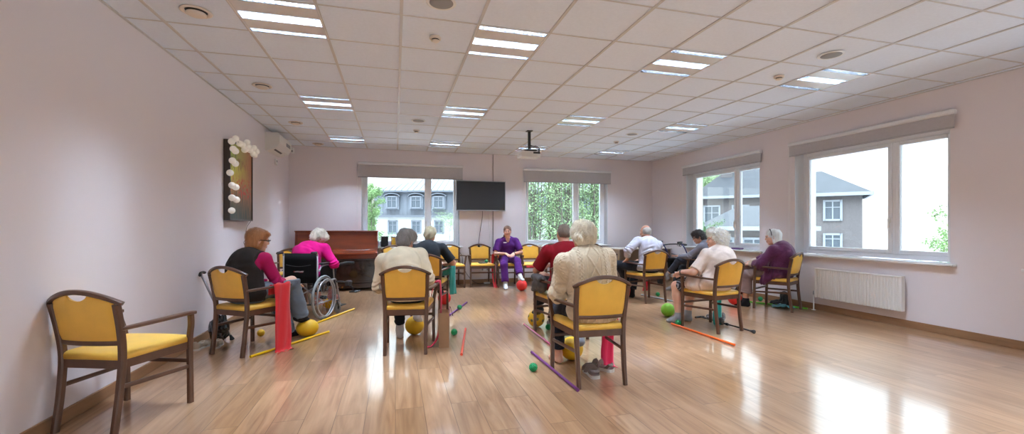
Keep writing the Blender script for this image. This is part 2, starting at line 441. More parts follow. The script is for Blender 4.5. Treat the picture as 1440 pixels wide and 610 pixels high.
# ------------------------------------------------------------------ ceiling: tiles, T-bars
TS = .6
def gx(i): return (i-.9268)*TS
def gy(j): return 9.4-j*TS
LIGHTS = [(i, j) for i in (-1, 2, 5, 8) for j in (2, 6, 10, 14, 18)]   # cell: x gx(i)..gx(i+1), y gy(j)..gy(j-1)
M_tile = mat('ceiling_tile', (230, 238, 250), .9, spec=.1, var=.02, vscale=40, bump=.25, bscale=220)
M_tbar = mat('ceiling_bar', (204, 202, 202), .5)
ce = MB()
xs = [XL]+[gx(i) for i in range(-2, 12) if XL < gx(i) < XR]+[XR]
ys = [YN]+sorted(gy(j) for j in range(0, 23) if YN < gy(j) < YB)+[YB]
lset = {(round(gx(i), 3), round(gy(j), 3)) for i, j in LIGHTS}
for x0, x1 in zip(xs, xs[1:]):
    for y0, y1 in zip(ys, ys[1:]):
        if (round(x0, 3), round(y0, 3)) in lset: continue
        ce.box(x0+.0005, x1-.0005, y0+.0005, y1-.0005, ZC+.004, ZC+.02)
ce.cur = 1
for x in xs[1:-1]: ce.box(x-.012, x+.012, YN, YB, ZC-.003, ZC+.006)
for y in ys[1:-1]: ce.box(XL, XR, y-.006, y+.006, ZC-.001, ZC+.006)
# wall angle trim at the perimeter
ce.box(XL, XL+.02, YN, YB, ZC-.004, ZC+.006); ce.box(XR-.02, XR, YN, YB, ZC-.004, ZC+.006); ce.box(XL, XR, YB-.02, YB, ZC-.004, ZC+.006)
ce.cur = 0
ce.box(XL-T, XR+T, YN, YB+T, ZC+.34, ZC+.40)
struct(ce.obj('ceiling', [M_tile, M_tbar]))

# luminaires
M_lam = mat('lamp_louvre', (150, 152, 156), .2, metal=.9)
M_lamdark = mat('lamp_reflector', (225, 228, 232), .25, metal=.6)
M_tube = mat('lamp_tube', (255, 255, 255), .4, emit=(250, 250, 255), estr=TUBE)
M_plate = mat('lamp_plate', (222, 218, 214), .3, spec=.6)
def make_light():
    t = thing('ceiling_light', 'x', 'ceiling light')
    e = .298
    b = MB()
    b.box(-e, e, -e, e, .085, .09)
    for s_ in (-1, 1):
        b.box(s_*e-.004, s_*e+.004, -e, e, -.006, .09); b.box(-e, e, s_*e-.004, s_*e+.004, -.006, .09)
    b.obj('housing', M_plate, t)
    MB().box(-e+.01, e-.01, .068, .225, -.004, .0, bev=.001).obj('cover_plate', M_plate, t)
    MB().box(-e+.01, e-.01, -.225, -.068, -.004, .0, bev=.001).obj('cover_plate', M_plate, t)
    def band(y0, y1, rows):
        l = MB(); n = 15
        for r in range(rows+1):
            y = y0+(y1-y0)*r/rows; l.box(-e+.01, e-.01, y-.0015, y+.0015, -.004, .045)
        for k in range(n+1):
            x = -e+.012+(2*e-.024)*k/n; l.box(x-.0012, x+.0012, y0, y1, .0, .03)
        l.obj('louvre', M_lam, t)
        for r in range(rows):
            yc = y0+(y1-y0)*(r+.5)/rows
            MB().tube([(-e+.03, yc, .06), (e-.03, yc, .06)], .013, 10).obj('tube', M_tube, t)
    band(.23, .288, 1); band(-.063, .063, 2); band(-.288, -.23, 1)
    MB().box(-e+.005, e-.005, -e+.005, e-.005, .078, .082).obj('reflector', M_lamdark, t)
    for yc, wy in ((.259, .046), (0, .112), (-.259, .046)):      # the light the lit tubes of each band give
        ld = bpy.data.lights.new('tube_light', 'AREA'); ld.shape = 'RECTANGLE'; ld.size = .55; ld.size_y = wy
        ld.energy = LAMP*wy/.24; ld.color = (.80, 1.01, 1.28)
        lo = bpy.data.objects.new('tube_light', ld); C.objects.link(lo); lo.parent = t; lo.location = (0, yc, .074)
    return t
rowname = {2: 'in the row nearest the back wall', 6: 'in the middle row', 10: 'in the row nearest the viewer', 14: 'of its front row', 18: 'of its rear row'}
colname = {-1: 'leftmost', 2: 'second from left', 5: 'third from left', 8: 'rightmost'}
proto = None
for i, j in LIGHTS:
    if j == 14 or j == 18: continue
    o = make_light() if proto is None else copy_tree(proto); proto = proto or o
    o.location = (gx(i)+.3, gy(j)+.3, ZC); o['label'] = 'louvred ceiling light, %s %s' % (colname[i], rowname[j]); o['group'] = 'louvred lights in the ceiling grid'
for i, j in LIGHTS:   # the unseen rear rows: housing holes closed by the same fittings
    if j in (14, 18):
        o = copy_tree(proto); o.location = (gx(i)+.3, gy(j)+.3, ZC); o['label'] = 'louvred ceiling light behind the viewer, %s %s' % (colname[i], rowname[j]); o['group'] = 'louvred lights in the ceiling grid'
# ------------------------------------------------------------------ ceiling discs, detectors, speakers
M_cream = mat('cream_plastic', (226, 214, 200), .45)
M_grey = mat('grey_mesh', (150, 150, 150), .7)
M_black = mat('black_plastic', (22, 22, 24), .4)
def vent(x, y, lab):
    t = thing('air_vent', lab, 'air vent', (x, y, ZC), group='round air valves in the left ceiling strip')
    MB().lathe([(.0, 0), (.10, 0), (.105, -.006), (.095, -.012), (.078, -.010), (.072, .0)], 32).obj('rim', M_cream, t, smooth=True)
    MB().lathe([(0, -.016), (.064, -.016), (.066, -.022), (.060, -.030), (.05, -.034), (0, -.035)], 32).obj('disc', M_cream, t, smooth=True)
    MB().lathe([(0, -.0011), (.0715, -.0011), (.0715, -.002), (0, -.002)], 32).obj('gap', M_black, t)
for x, y, l in [(-1.44, 3.74, 'nearest round cream air valve above the left wall'), (-1.47, 5.51, 'second nearest round cream air valve in the left ceiling strip'), (-1.49, 7.33, 'third nearest round cream air valve beside the air conditioner'), (-1.45, 9.09, 'farthest round cream air valve near the back wall corner')]: vent(x, y, l)
def spk(x, y, lab):
    t = thing('ceiling_speaker', lab, 'speaker', (x, y, ZC), group='round ceiling speakers')
    MB().lathe([(.085, 0), (.105, -.001), (.108, -.006), (.098, -.010), (.085, -.008)], 36).obj('rim', M_white, t, smooth=True)
    MB().lathe([(0, -.012), (.05, -.0115), (.088, -.007), (.088, 0)], 36).obj('grille', M_grey, t, smooth=True)
for x, y, l in [(.32, 3.13, 'round grey ceiling speaker nearest, left of the middle lights'), (.34, 6.71, 'round grey ceiling speaker at the left near the far lights'), (3.99, 6.72, 'round grey ceiling speaker at the right near the far lights'), (3.95, 3.13, 'round grey ceiling speaker at the right edge above the right wall')]: spk(x, y, l)
def det(x, y, lab):
    t = thing('smoke_detector', lab, 'smoke detector', (x, y, ZC), group='smoke detectors on the ceiling')
    MB().lathe([(0, 0), (.05, 0), (.052, -.012), (.047, -.02), (.036, -.022)], 28).obj('base', M_cream, t, smooth=True)
    MB().lathe([(.030, -.02), (.030, -.030)], 28).obj('sensor_slot', M_black, t)
    MB().lathe([(.033, -.030), (.034, -.036), (.025, -.042), (0, -.043)], 28).obj('cap', M_cream, t, smooth=True)
for x, y, l in [(.33, 3.72, 'cream smoke detector nearest, left of the second light'), (.34, 7.39, 'small cream smoke detector far left of the projector'), (3.97, 3.72, 'cream smoke detector near the right wall lights'), (4.05, 7.39, 'small cream smoke detector far right of the projector')]: det(x, y, l)

# ------------------------------------------------------------------ windows
def glass_mat():
    m = bpy.data.materials.new('window_glass'); m.use_nodes = True; nt = m.node_tree; nt.nodes.clear(); L = nt.links.new
    o = nt.nodes.new('ShaderNodeOutputMaterial'); mx = nt.nodes.new('ShaderNodeMixShader'); tr = nt.nodes.new('ShaderNodeBsdfTransparent'); gl = nt.nodes.new('ShaderNodeBsdfGlossy')
    tr.inputs['Color'].default_value = (.94, .97, .96, 1); gl.inputs['Roughness'].default_value = .02; fr = nt.nodes.new('ShaderNodeFresnel'); fr.inputs['IOR'].default_value = 1.25
    L(fr.outputs[0], mx.inputs[0]); L(tr.outputs[0], mx.inputs[1]); L(gl.outputs[0], mx.inputs[2]); L(mx.outputs[0], o.inputs['Surface'])
    return m
M_glass = glass_mat()
M_sill = mat('sill_white', (228, 228, 230), .35)
M_reveal = mat('reveal_white', (222, 224, 228), .6)
def window(n, M, width, mull, glassx=None):
    """frame built in local coords: x along the wall (0..width), y outwards (0 = room face), z up"""
    par = bpy.data.objects.new('window_%d' % n, None); C.objects.link(par); par.matrix_world = M; struct(par)
    fy0, fy1 = .17, .24; f = .065; zb, zt = Z0+.03, Z1
    b = MB()
    b.box(0, f, fy0, fy1, zb, zt, bev=.006); b.box(width-f, width, fy0, fy1, zb, zt, bev=.006)
    b.box(f, width-f, fy0, fy1, zb, zb+f, bev=.006); b.box(f, width-f, fy0, fy1, zt-f, zt, bev=.006); b.box(mull-.02, mull+.02, fy0, fy1, zb+f, zt-f, bev=.005)
    b.obj('window_frame', M_pvc, par)
    for a, c in ((f, mull-.02), (mull+.02, width-f)):
        s = MB(); g = .05
        s.box(a, a+g, fy0-.015, fy1-.01, zb+f, zt-f, bev=.008); s.box(c-g, c, fy0-.015, fy1-.01, zb+f, zt-f, bev=.008)
        s.box(a+g, c-g, fy0-.015, fy1-.01, zb+f, zb+f+g, bev=.008); s.box(a+g, c-g, fy0-.015, fy1-.01, zt-f-g, zt-f, bev=.008)
        sh = s.obj('sash', M_pvc, par)
        MB().box(a+g, c-g, fy0+.02, fy0+.024, zb+f+g, zt-f-g).obj('pane', M_glass, sh)
    h = MB(); h.box(mull-.052, mull-.022, fy0-.035, fy0-.015, 1.30, 1.37, bev=.004); h.box(mull-.047, mull-.027, fy0-.055, fy0-.035, 1.22, 1.355, bev=.006); h.obj('window_handle', M_white, par)
    r = MB(); r.box(-.0, .008, .0, fy0, zb, Z1); r.box(width-.008, width, .0, fy0, zb, Z1); r.box(0, width, 0, fy0, Z1-.008, Z1); r.obj('reveal', M_reveal, par)
    s = MB(); s.box(-.06, width+.06, -.07, .0, Z0-.005, Z0+.025, bev=.006); s.box(0, width, -.0, fy0, Z0-.0, Z0+.025); s.obj('window_sill', M_sill, par)
    # outside reveal lining
    o2 = MB(); o2.box(-.0, .01, fy1, T, Z0, Z1); o2.box(width-.01, width, fy1, T, Z0, Z1); o2.obj('outer_reveal', mat('outer_reveal', (214, 210, 196), .8), par)
def M_back(x0): return Matrix.Translation((x0, YB, 0))
def M_right(y1): return Matrix.Translation((XR, y1, 0)) @ Matrix.Rotation(rad(-90), 4, 'Z')
window(1, M_back(-.68), 2.04, 1.37)
window(2, M_back(2.87), 2.06, 1.31)
window(3, M_right(8.13), 1.98, 1.28)
window(4, M_right(5.47), 2.0, 1.31)
window(5, M_right(2.8), 2.0, 1.31)
window(6, M_right(.1), 2.0, 1.31)
def M_front(x1): return Matrix.Translation((x1, YN, 0)) @ Matrix.Rotation(rad(180), 4, 'Z')
_z = (Z0, Z1); Z0, Z1 = .4, 2.5
window(7, M_front(.9), 2.3, 1.15); window(8, M_front(3.8), 2.3, 1.15); window(9, M_front(5.8), 1.6, .8)  # unseen windows, added to let fill light in from behind
Z0, Z1 = _z
for (cx, wd) in ((-.25, 2.3), (2.65, 2.3), (5.0, 1.6)):
    ld = bpy.data.lights.new('window_portal', 'AREA'); ld.shape = 'RECTANGLE'; ld.size = wd; ld.size_y = 2.1; ld.cycles.is_portal = True
    lo = bpy.data.objects.new('window_portal', ld); C.objects.link(lo); lo.location = (cx, YN-.31, 1.45); lo.rotation_euler = (rad(90), 0, 0)
for (cx, cy, wd, rz) in [(.34, YB+T+.01, 2.04, 180), (3.9, YB+T+.01, 2.06, 180), (XR+T+.01, 7.14, 1.98, 90), (XR+T+.01, 4.47, 2, 90), (XR+T+.01, 1.8, 2, 90), (XR+T+.01, -.9, 2, 90)]:
    ld = bpy.data.lights.new('window_portal', 'AREA'); ld.shape = 'RECTANGLE'; ld.size = wd; ld.size_y = Z1-Z0; ld.cycles.is_portal = True
    lo = bpy.data.objects.new('window_portal', ld); C.objects.link(lo); lo.location = (cx, cy, (Z0+Z1)/2)
    lo.rotation_euler = (rad(-90), 0, 0) if rz == 180 else (rad(90), 0, rad(90))

# roller blinds
M_fab = mat('blind_fabric', (186, 182, 184), .9, var=.03, vscale=30, bump=.2, bscale=400)
M_alu = mat('blind_cassette', (228, 228, 230), .35)
def blind(M, width, zlow, lab):
    t = thing('roller_blind', lab, 'roller blind', group='grey roller blinds rolled up over the windows'); t.matrix_world = M
    b = MB(); b.box(-.07, width+.07, -.075, -.003, 2.53, 2.585, bev=.012); b.obj('cassette', M_alu, t)
    MB().box(-.06, width+.06, -.045, -.041, zlow, 2.535).obj('fabric', M_fab, t)
    MB().box(-.06, width+.06, -.052, -.034, zlow-.012, zlow+.008, bev=.005).obj('bottom_bar', mat('blind_bar', (170, 167, 170), .5), t)
    c = MB()
    c.tube([(-.078, -.04, 2.55), (-.078, -.04, 1.0)], .0022, 6); c.tube([(-.078, -.015, 2.55), (-.078, -.015, 1.0)], .0022, 6); c.obj('chain', M_white, t)
blind(M_back(-.68), 2.04, 2.28, 'grey roller blind over the back window left of the television')
blind(M_back(2.87), 2.06, 2.28, 'grey roller blind over the back window right of the projector')
blind(M_right(8.13), 1.98, 2.38, 'grey roller blind over the far window in the right wall')
blind(M_right(5.47), 2.0, 2.38, 'grey roller blind over the near window in the right wall')
# ------------------------------------------------------------------ armchair
M_wood = mat('walnut_wood', (90, 60, 44), .32, var=.18, vscale=5, bstretch=(3, 3, 1), coat=.25)
M_yel = mat('yellow_vinyl', (238, 186, 76), .4, var=.04, vscale=12, bump=.12, bscale=260)
M_yseat = mat('yellow_vinyl_seat', (240, 190, 80), .36, var=.04, vscale=12, bump=.12, bscale=260)
M_glide = mat('rubber_black', (26, 26, 26), .7)
def make_chair():
    t = thing('armchair', 'x', 'chair')
    for s in (-1, 1):
        # rear leg: splayed foot, straight to the seat, raked post up to the top rail
        p = spline([(s*.195, -.262, 0), (s*.196, -.232, .22), (s*.20, -.215, .45), (s*.207, -.232, .62), (s*.214, -.265, .786)], 5)
        MB().sweep(p, [(.0155+.003*min(1, q.z/.45), .019) for q in p], up=(0, 1, 0)).obj('leg', M_wood, t, angle=40)
        # front leg sweeping up and out to the arm
        p = spline([(s*.245, .235, 0), (s*.245, .232, .25), (s*.248, .226, .45), (s*.268, .215, .56), (s*.282, .196, .636)], 5)
        MB().sweep(p, [(.0165, .018)]*len(p), up=(0, 1, 0)).obj('leg', M_wood, t, angle=40)
        # arm: flat bar bowing outward
        p = spline([(s*.212, -.235, .632), (s*.245, -.12, .638), (s*.276, .03, .645), (s*.286, .16, .648), (s*.28, .232, .643)], 6)
        MB().sweep(p, [(.016+.010*math.sin(PI*min(1, i/(len(p)-1)*1.05)), .012) for i in range(len(p))]).obj('armrest', M_wood, t, angle=40)
        MB().sweep([(s*.196, -.228, .275), (s*.245, .232, .262)], (.009, .013)).obj('stretcher', M_wood, t, angle=40)
    MB().sweep([(-.242, .232, .30), (.242, .232, .30)], (.009, .013)).obj('stretcher', M_wood, t, angle=40)
    # seat apron (bowed front) and cushion
    def outline(g, n=8):
        pts = [(-.205+g, -.225+g), (.205-g, -.225+g)]
        pts = [(-.205-g*0, -.225), (.205, -.225)]
        o = []
        for k in range(n+1):
            a = k/n; o.append((.248-(.496)*a, .243+.022*math.sin(PI*a)))
        out = pts+o
        cx, cy = 0, .01
        return [(cx+(x-cx)*(1-g), cy+(y-cy)*(1-g)) for x, y in out]
    MB().prism(outline(0), .385, .44, 'xy').obj('seat_frame', M_wood, t, angle=40)
    o0 = outline(-.01); n = len(o0); v = []; f = []
    for sc_, z in ((.99, .437), (1.0, .445), (1.005, .462), (.985, .474), (.93, .482), (.75, .487), (.4, .489)):
        v += [(x*sc_, .01+(y-.01)*sc_, z) for x, y in o0]
    for r in range(6):
        for k in range(n): f.append((r*n+k, r*n+(k+1) % n, (r+1)*n+(k+1) % n, (r+1)*n+k))
    f.append(tuple(6*n+k for k in range(n))); f.append(tuple(range(n))[::-1])
    MB().add(v, f).obj('seat', M_yseat, t, smooth=True)
    # back: bowed in plan (centre further back), arched at the top, handle scoop
    def yb(x, z): return -.232-(z-.62)*.20-.030*(1-(x/.21)**2)+(0)
    def ztop(x): return .794+.068*(1-(x/.225)**2)
    N = 41; v = []; f = []; R = 7
    for side in (1, -1):
        for i in range(N):
            x = -.198+.396*i/(N-1); zt = ztop(x)-.012
            if abs(x) < .070: zt -= .044*(1-(x/.070)**2)**.75
            zb = .558
            for k in range(R):
                q = k/(R-1); z = zb+(zt-zb)*q
                edge = min(1, min(q, 1-q)*6+.35)*min(1, min(i, N-1-i)*.3+.35)
                v.append((x, yb(x, z)+side*.016*edge, z))
    def I(sd, i, k): return sd*N*R+i*R+k
    for i in range(N-1):
        for k in range(R-1):
            f.append((I(0, i, k), I(0, i+1, k), I(0, i+1, k+1), I(0, i, k+1))); f.append((I(1, i, k), I(1, i, k+1), I(1, i+1, k+1), I(1, i+1, k)))
        f.append((I(0, i, 0), I(1, i, 0), I(1, i+1, 0), I(0, i+1, 0))); f.append((I(0, i, R-1), I(0, i+1, R-1), I(1, i+1, R-1), I(1, i, R-1)))
    for k in range(R-1):
        f.append((I(0, 0, k), I(0, 0, k+1), I(1, 0, k+1), I(1, 0, k))); f.append((I(0, N-1, k), I(1, N-1, k), I(1, N-1, k+1), I(0, N-1, k+1)))
    MB().add(v, f).obj('backrest', M_yel, t, angle=50)
    p = [(x, yb(x, ztop(x))+.008*(abs(x)/.24)**4, ztop(x)) for x in [-.238+.476*i/20 for i in range(21)]]
    MB().sweep(p, [(.021, .0125+.003*math.sin(PI*i/20)) for i in range(21)]).obj('top_rail', M_wood, t, angle=40)
    p = [(x, yb(x, .545)+.002, .545) for x in [-.2+.4*i/12 for i in range(13)]]
    MB().sweep(p, (.012, .0165)).obj('lower_rail', M_wood, t, angle=40)
    return t
CH = {
 'knit': (1.57, 3.33, -2, 'walnut armchair with yellow back, nearest one, under the person in the cable-knit jumper'),
 'vest': (-1.43, 4.97, -33, 'walnut and yellow armchair of the person in the dark vest, red band on its arm'),
 'cream': (.13, 4.59, -8, 'walnut and yellow armchair seen square from behind, under the person in the cream jumper'),
 'tee': (.47, 6.41, -14, 'walnut and yellow armchair of the person in the black T-shirt, teal band on its arm'),
 'red': (1.86, 4.67, 2, 'walnut and yellow armchair under the man in the red shirt'),
 'stripe': (4.1, 6.47, 5, 'walnut and yellow armchair of the balding person in the pale striped shirt'),
 'grey': (5.56, 6.85, 38, 'walnut and yellow armchair by the right window under the person in the grey cardigan'),
 'shorts': (3.78, 4.51, 9, 'walnut and yellow armchair of the white-haired person in the pale blouse, orange stick beside it'),
 'purple': (5.64, 5.32, 25, 'walnut and yellow armchair by the right wall under the person in the purple cardigan'),
 'nurse': (2.31, 8.87, 176, 'walnut and yellow armchair against the back wall under the person in purple scrubs'),
 'b_sock': (1.76, 9.02, 176, 'empty armchair by the back wall with a green ball on its seat'),
 'b_one': (1.12, 9.02, 181, 'empty armchair by the back wall left of the one holding a green ball'),
 'b_zero': (-.02, 8.86, 184, 'empty armchair at the window beside the piano'),
 'b_four': (2.84, 8.82, 176, 'empty armchair by the back wall beside the person in scrubs, red band under its seat'),
 'b_five': (3.36, 8.86, 172, 'empty armchair under the second window, behind the man in the red shirt'),
 'b_six': (4.42, 8.78, 192, 'empty armchair under the right end of the second window, beside the long table'),
 'b_left': (-1.70, 8.0, 188, 'empty armchair by the left wall, half hidden behind the wheelchair'),
 'edge': (-1.72, 3.43, -20, 'empty armchair nearest the left wall in the foreground'),
}
chair_proto = None; CHO = {}
for k, (x, y, a, lab) in CH.items():
    o = make_chair() if chair_proto is None else copy_tree(chair_proto); chair_proto = chair_proto or o
    o.location = (x, y, 0); o.rotation_euler = (0, 0, rad(a)); o['label'] = lab; o['group'] = 'walnut armchairs with yellow seats'; CHO[k] = o
def loc2w(k, x, y, z=0):
    X, Y, a = CH[k][:3]; a = rad(a); return (X+x*math.cos(a)-y*math.sin(a), Y+x*math.sin(a)+y*math.cos(a), z)

# ------------------------------------------------------------------ piano
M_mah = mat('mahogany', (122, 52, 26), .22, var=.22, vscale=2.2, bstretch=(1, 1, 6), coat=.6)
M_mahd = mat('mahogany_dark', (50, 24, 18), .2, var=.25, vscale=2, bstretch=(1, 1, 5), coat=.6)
pn = thing('upright_piano', 'upright mahogany piano with closed lid against the back wall', 'piano', (-1.10, 9.40, 0))
for s in (-1, 1):
    b = MB(); x0, x1 = (s*.73, s*.76) if s > 0 else (-.76, -.73)
    b.prism([(0, .0), (-.33, 0), (-.33, .02), (-.33, .60), (-.56, .60), (-.58, .62), (-.58, .74), (-.56, .765), (-.36, .79), (-.30, 1.15), (0, 1.15)], x0, x1, 'yz'); b.obj('side_panel', M_mah, pn, angle=30)
MB().box(-.77, .77, -.325, .01, 1.15, 1.172, bev=.006).obj('top_lid', M_mah, pn)
b = MB(); b.prism([(-.285, 1.148), (-.34, .80), (-.32, .80), (-.265, 1.148)], -.728, .728, 'yz'); b.obj('upper_panel', M_mah, pn)
b = MB(); b.prism([(-.335, .80), (-.36, .785), (-.50, .765), (-.575, .745), (-.58, .72), (-.56, .715), (-.33, .74)], -.728, .728, 'yz'); b.obj('fallboard', M_mah, pn, angle=40)
MB().box(-.728, .728, -.565, -.30, .63, .715, bev=.006).obj('key_slip', M_mah, pn)
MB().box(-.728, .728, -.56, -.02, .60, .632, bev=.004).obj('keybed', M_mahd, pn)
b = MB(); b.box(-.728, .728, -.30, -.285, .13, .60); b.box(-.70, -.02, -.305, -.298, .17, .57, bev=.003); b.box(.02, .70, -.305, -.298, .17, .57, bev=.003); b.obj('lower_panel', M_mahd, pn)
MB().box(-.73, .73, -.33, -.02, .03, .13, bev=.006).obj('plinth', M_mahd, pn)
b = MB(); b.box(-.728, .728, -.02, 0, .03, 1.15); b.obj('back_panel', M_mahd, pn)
for x in (-.06, .02, .10):
    b = MB(); b.sweep([(x, -.31, .07), (x, -.40, .062), (x, -.42, .058)], (.012, .006)); b.obj('pedal', mat('brass', (190, 150, 70), .3, metal=1), pn, angle=40)
for x in (-.66, .66):
    MB().lathe([(0, 0), (.02, 0), (.022, .015), (.015, .031), (0, .031)], 14, c=(x, -.27, 0)).obj('caster', M_black, pn, smooth=True)
    MB().lathe([(0, 0), (.02, 0), (.022, .015), (.015, .031), (0, .031)], 14, c=(x, -.06, 0)).obj('caster', M_black, pn, smooth=True)

# ------------------------------------------------------------------ television with its cable
M_scr = mat('screen_glass', (36, 38, 43), .25, spec=.6)
M_sil = mat('silver_plastic', (170, 172, 176), .35, metal=.5)
tv = thing('television', 'black flat television with thin silver frame mounted on the back wall', 'television', (1.815, YB-.09, 1.60))
MB().box(-.545, .545, -.02, .02, 0, .645, bev=.008).obj('casing', M_black, tv)
MB().box(-.528, .528, -.0235, -.019, .03, .63).obj('screen', M_scr, tv)
b = MB(); b.box(-.55, .55, -.026, .0, -.004, .016, bev=.003); b.box(-.55, -.541, -.026, .0, .016, .65); b.box(.541, .55, -.026, .0, .016, .65); b.box(-.55, .55, -.026, 0, .641, .652); b.obj('bezel', M_sil, tv)
b = MB(); b.box(-.2, .2, .02, .088, .2, .45, bev=.004); b.obj('wall_mount', M_black, tv)
c = MB(); c.tube(spline([(1.86, YB-.06, 1.60), (1.85, YB-.035, 1.4), (1.80, YB-.03, 1.1), (1.775, YB-.04, .9), (1.77, YB-.07, .86)], 6), .005, 8)
c.lathe([(0, 0), (.03, 0), (.025, .03), (.008, .08), (0, .08)], 14, c=(1.77, YB-.08, .80)); tag(c.obj('power_cable', M_black, smooth=True), 'black cable hanging down the wall from the television', 'cable')
c = MB(); c.tube([(2.105, YB-.008, ZC), (2.105, YB-.008, 2.26)], .006, 6); c.tube([(2.105, YB-.008, 1.6), (2.105, YB-.008, .1)], .006, 6); tag(c.obj('cable_run', mat('dark_cable', (60, 56, 56), .5), None), 'thin dark cable running straight down the back wall beside the television', 'cable')
c = MB(); c.tube(spline([(2.03, YB-.012, 1.58), (2.02, YB-.012, 1.3), (2.04, YB-.012, .9), (2.06, YB-.012, .3)], 5), .004, 6)
c.tube(spline([(1.52, YB-.03, 1.59), (1.6, YB-.03, 1.54), (1.72, YB-.03, 1.55), (1.78, YB-.03, 1.6)], 5), .003, 6); tag(c.obj('white_cable', M_white), 'thin white cable looping under the television and down the wall', 'cable')
t = thing('wall_socket', 'white double wall socket low on the back wall behind the chair', 'socket', (1.92, YB, .30))
MB().box(-.11, .11, -.012, 0, -.04, .04, bev=.004).obj('plate', M_white, t)
for x in (-.055, .055):
    MB().lathe([(0, .0), (.02, 0), (.02, .002), (0, .002)], 18, M=Matrix.Translation((x, -.0125, 0)) @ Matrix.Rotation(rad(90), 4, 'X')).obj('outlet', mat('outlet_grey', (150, 150, 150), .5), t)
c = MB(); c.tube(spline([(1.18, YB-.03, .78), (1.28, YB-.05, .76), (1.40, YB-.06, .62), (1.42, YB-.10, .38), (1.55, YB-.16, .15), (1.7, YB-.2, .03), (1.86, YB-.22, .02)], 6), .005, 8)
tag(c.obj('black_cable', M_black, smooth=True), 'black cable drooping from the window sill down behind the empty chairs', 'cable')
t = thing('extension_lead', 'white extension socket block on the floor by the back wall', 'extension lead', (1.93, YB-.18, 0))
MB().box(-.07, .07, -.03, .03, .004, .045, bev=.01).obj('block', M_white, t)
MB().tube(spline([(.07, 0, .02), (.2, .02, .02), (.3, .06, .14), (.2, .16, .25)], 6), .004, 8).obj('cord', M_black, t)

# ------------------------------------------------------------------ projector
pj = thing('projector', 'white projector on a black ceiling pole in the middle of the room', 'projector', (2.18, 6.95, ZC))
b = MB(); b.box(-.05, .05, -.05, .05, -.012, 0, bev=.003); b.obj('ceiling_plate', M_black, pj)
MB().box(-.021, .021, -.021, .021, -.33, -.01, bev=.004).obj('pole', M_black, pj)
b = MB(); b.box(-.09, .11, -.09, .09, -.345, -.325, bev=.004); b.sweep([(.1, .05, -.34), (.13, .09, -.36)], (.008, .008)); b.sweep([(-.08, .05, -.34), (-.12, .09, -.36)], (.008, .008)); b.obj('bracket', M_black, pj)
Mx = Matrix.Rotation(rad(-4), 4, 'Z')
b = MB(); b.prism([(-.15, -.36), (.16, -.36), (.175, -.40), (.15, -.455), (-.17, -.455), (-.18, -.42)], -.13, .13, 'xz'); b.obj('body', mat('projector_white', (222, 216, 208), .4), pj, angle=20)
MB().lathe([(0, .0), (.028, 0), (.034, .012), (.038, .02), (.038, 0)], 20, M=Matrix.Translation((-.06, .13, -.41)) @ Matrix.Rotation(rad(-90), 4, 'X')).obj('lens', M_black, pj)
b = MB(); b.box(.03, .15, -.134, -.128, -.40, -.37); b.obj('connector_panel', M_black, pj)
b = MB(); b.tube(spline([(.02, 0, -.24), (.07, -.02, -.26), (.1, -.05, -.26), (.14, -.1, -.30), (.13, -.15, -.36), (.1, -.14, -.39)], 6), .006, 8); b.tube(spline([(.02, .02, -.3), (.08, -.05, -.28), (.12, -.13, -.33), (.12, -.14, -.38)], 6), .005, 8); b.obj('cable', M_black, pj, smooth=True)

# ------------------------------------------------------------------ air conditioner, thermostat, sensor
M_ac = mat('aircon_plastic', (226, 224, 218), .35)
ac = thing('air_conditioner', 'white split air conditioner high on the left wall', 'air conditioner', (XL, 8.2, 2.50))
b = MB(); b.prism([(0, 0), (.06, -.0), (.17, .05), (.215, .12), (.215, .24), (.19, .285), (0, .29)], -.41, .41, 'xz'); b.obj('body', M_ac, ac, angle=30)
b = MB(); b.prism([(.098, .012), (.135, .031), (.133, .035), (.096, .016)], -.33, .33, 'xz')
b2 = MB(); b2.prism([(.108, .014), (.135, .027), (.133, .034), (.106, .021)], -.30, .12, 'xz'); b2.obj('outlet_flap', M_black, ac)
MB().box(.212, .217, .05, .34, .14, .2).obj('display', mat('aircon_panel', (120, 122, 124), .3), ac)
t = thing('thermostat', 'small white thermostat on the left wall under the air conditioner', 'thermostat', (XL, 8.43, 2.34))
MB().box(0, .025, -.055, .055, 0, .10, bev=.005).obj('body', M_white, t); MB().box(.0245, .027, -.03, .03, .045, .08).obj('display', M_grey, t)
t = thing('motion_sensor', 'small white motion sensor in the top corner of the back wall', 'sensor', (-1.97, YB-.0, 2.70))
MB().box(-.035, .035, -.05, 0, 0, .12, bev=.015).obj('body', M_white, t); MB().sphere((0, -.05, .045), (.018, .012, .018)).obj('lens', M_grey, t, smooth=True)

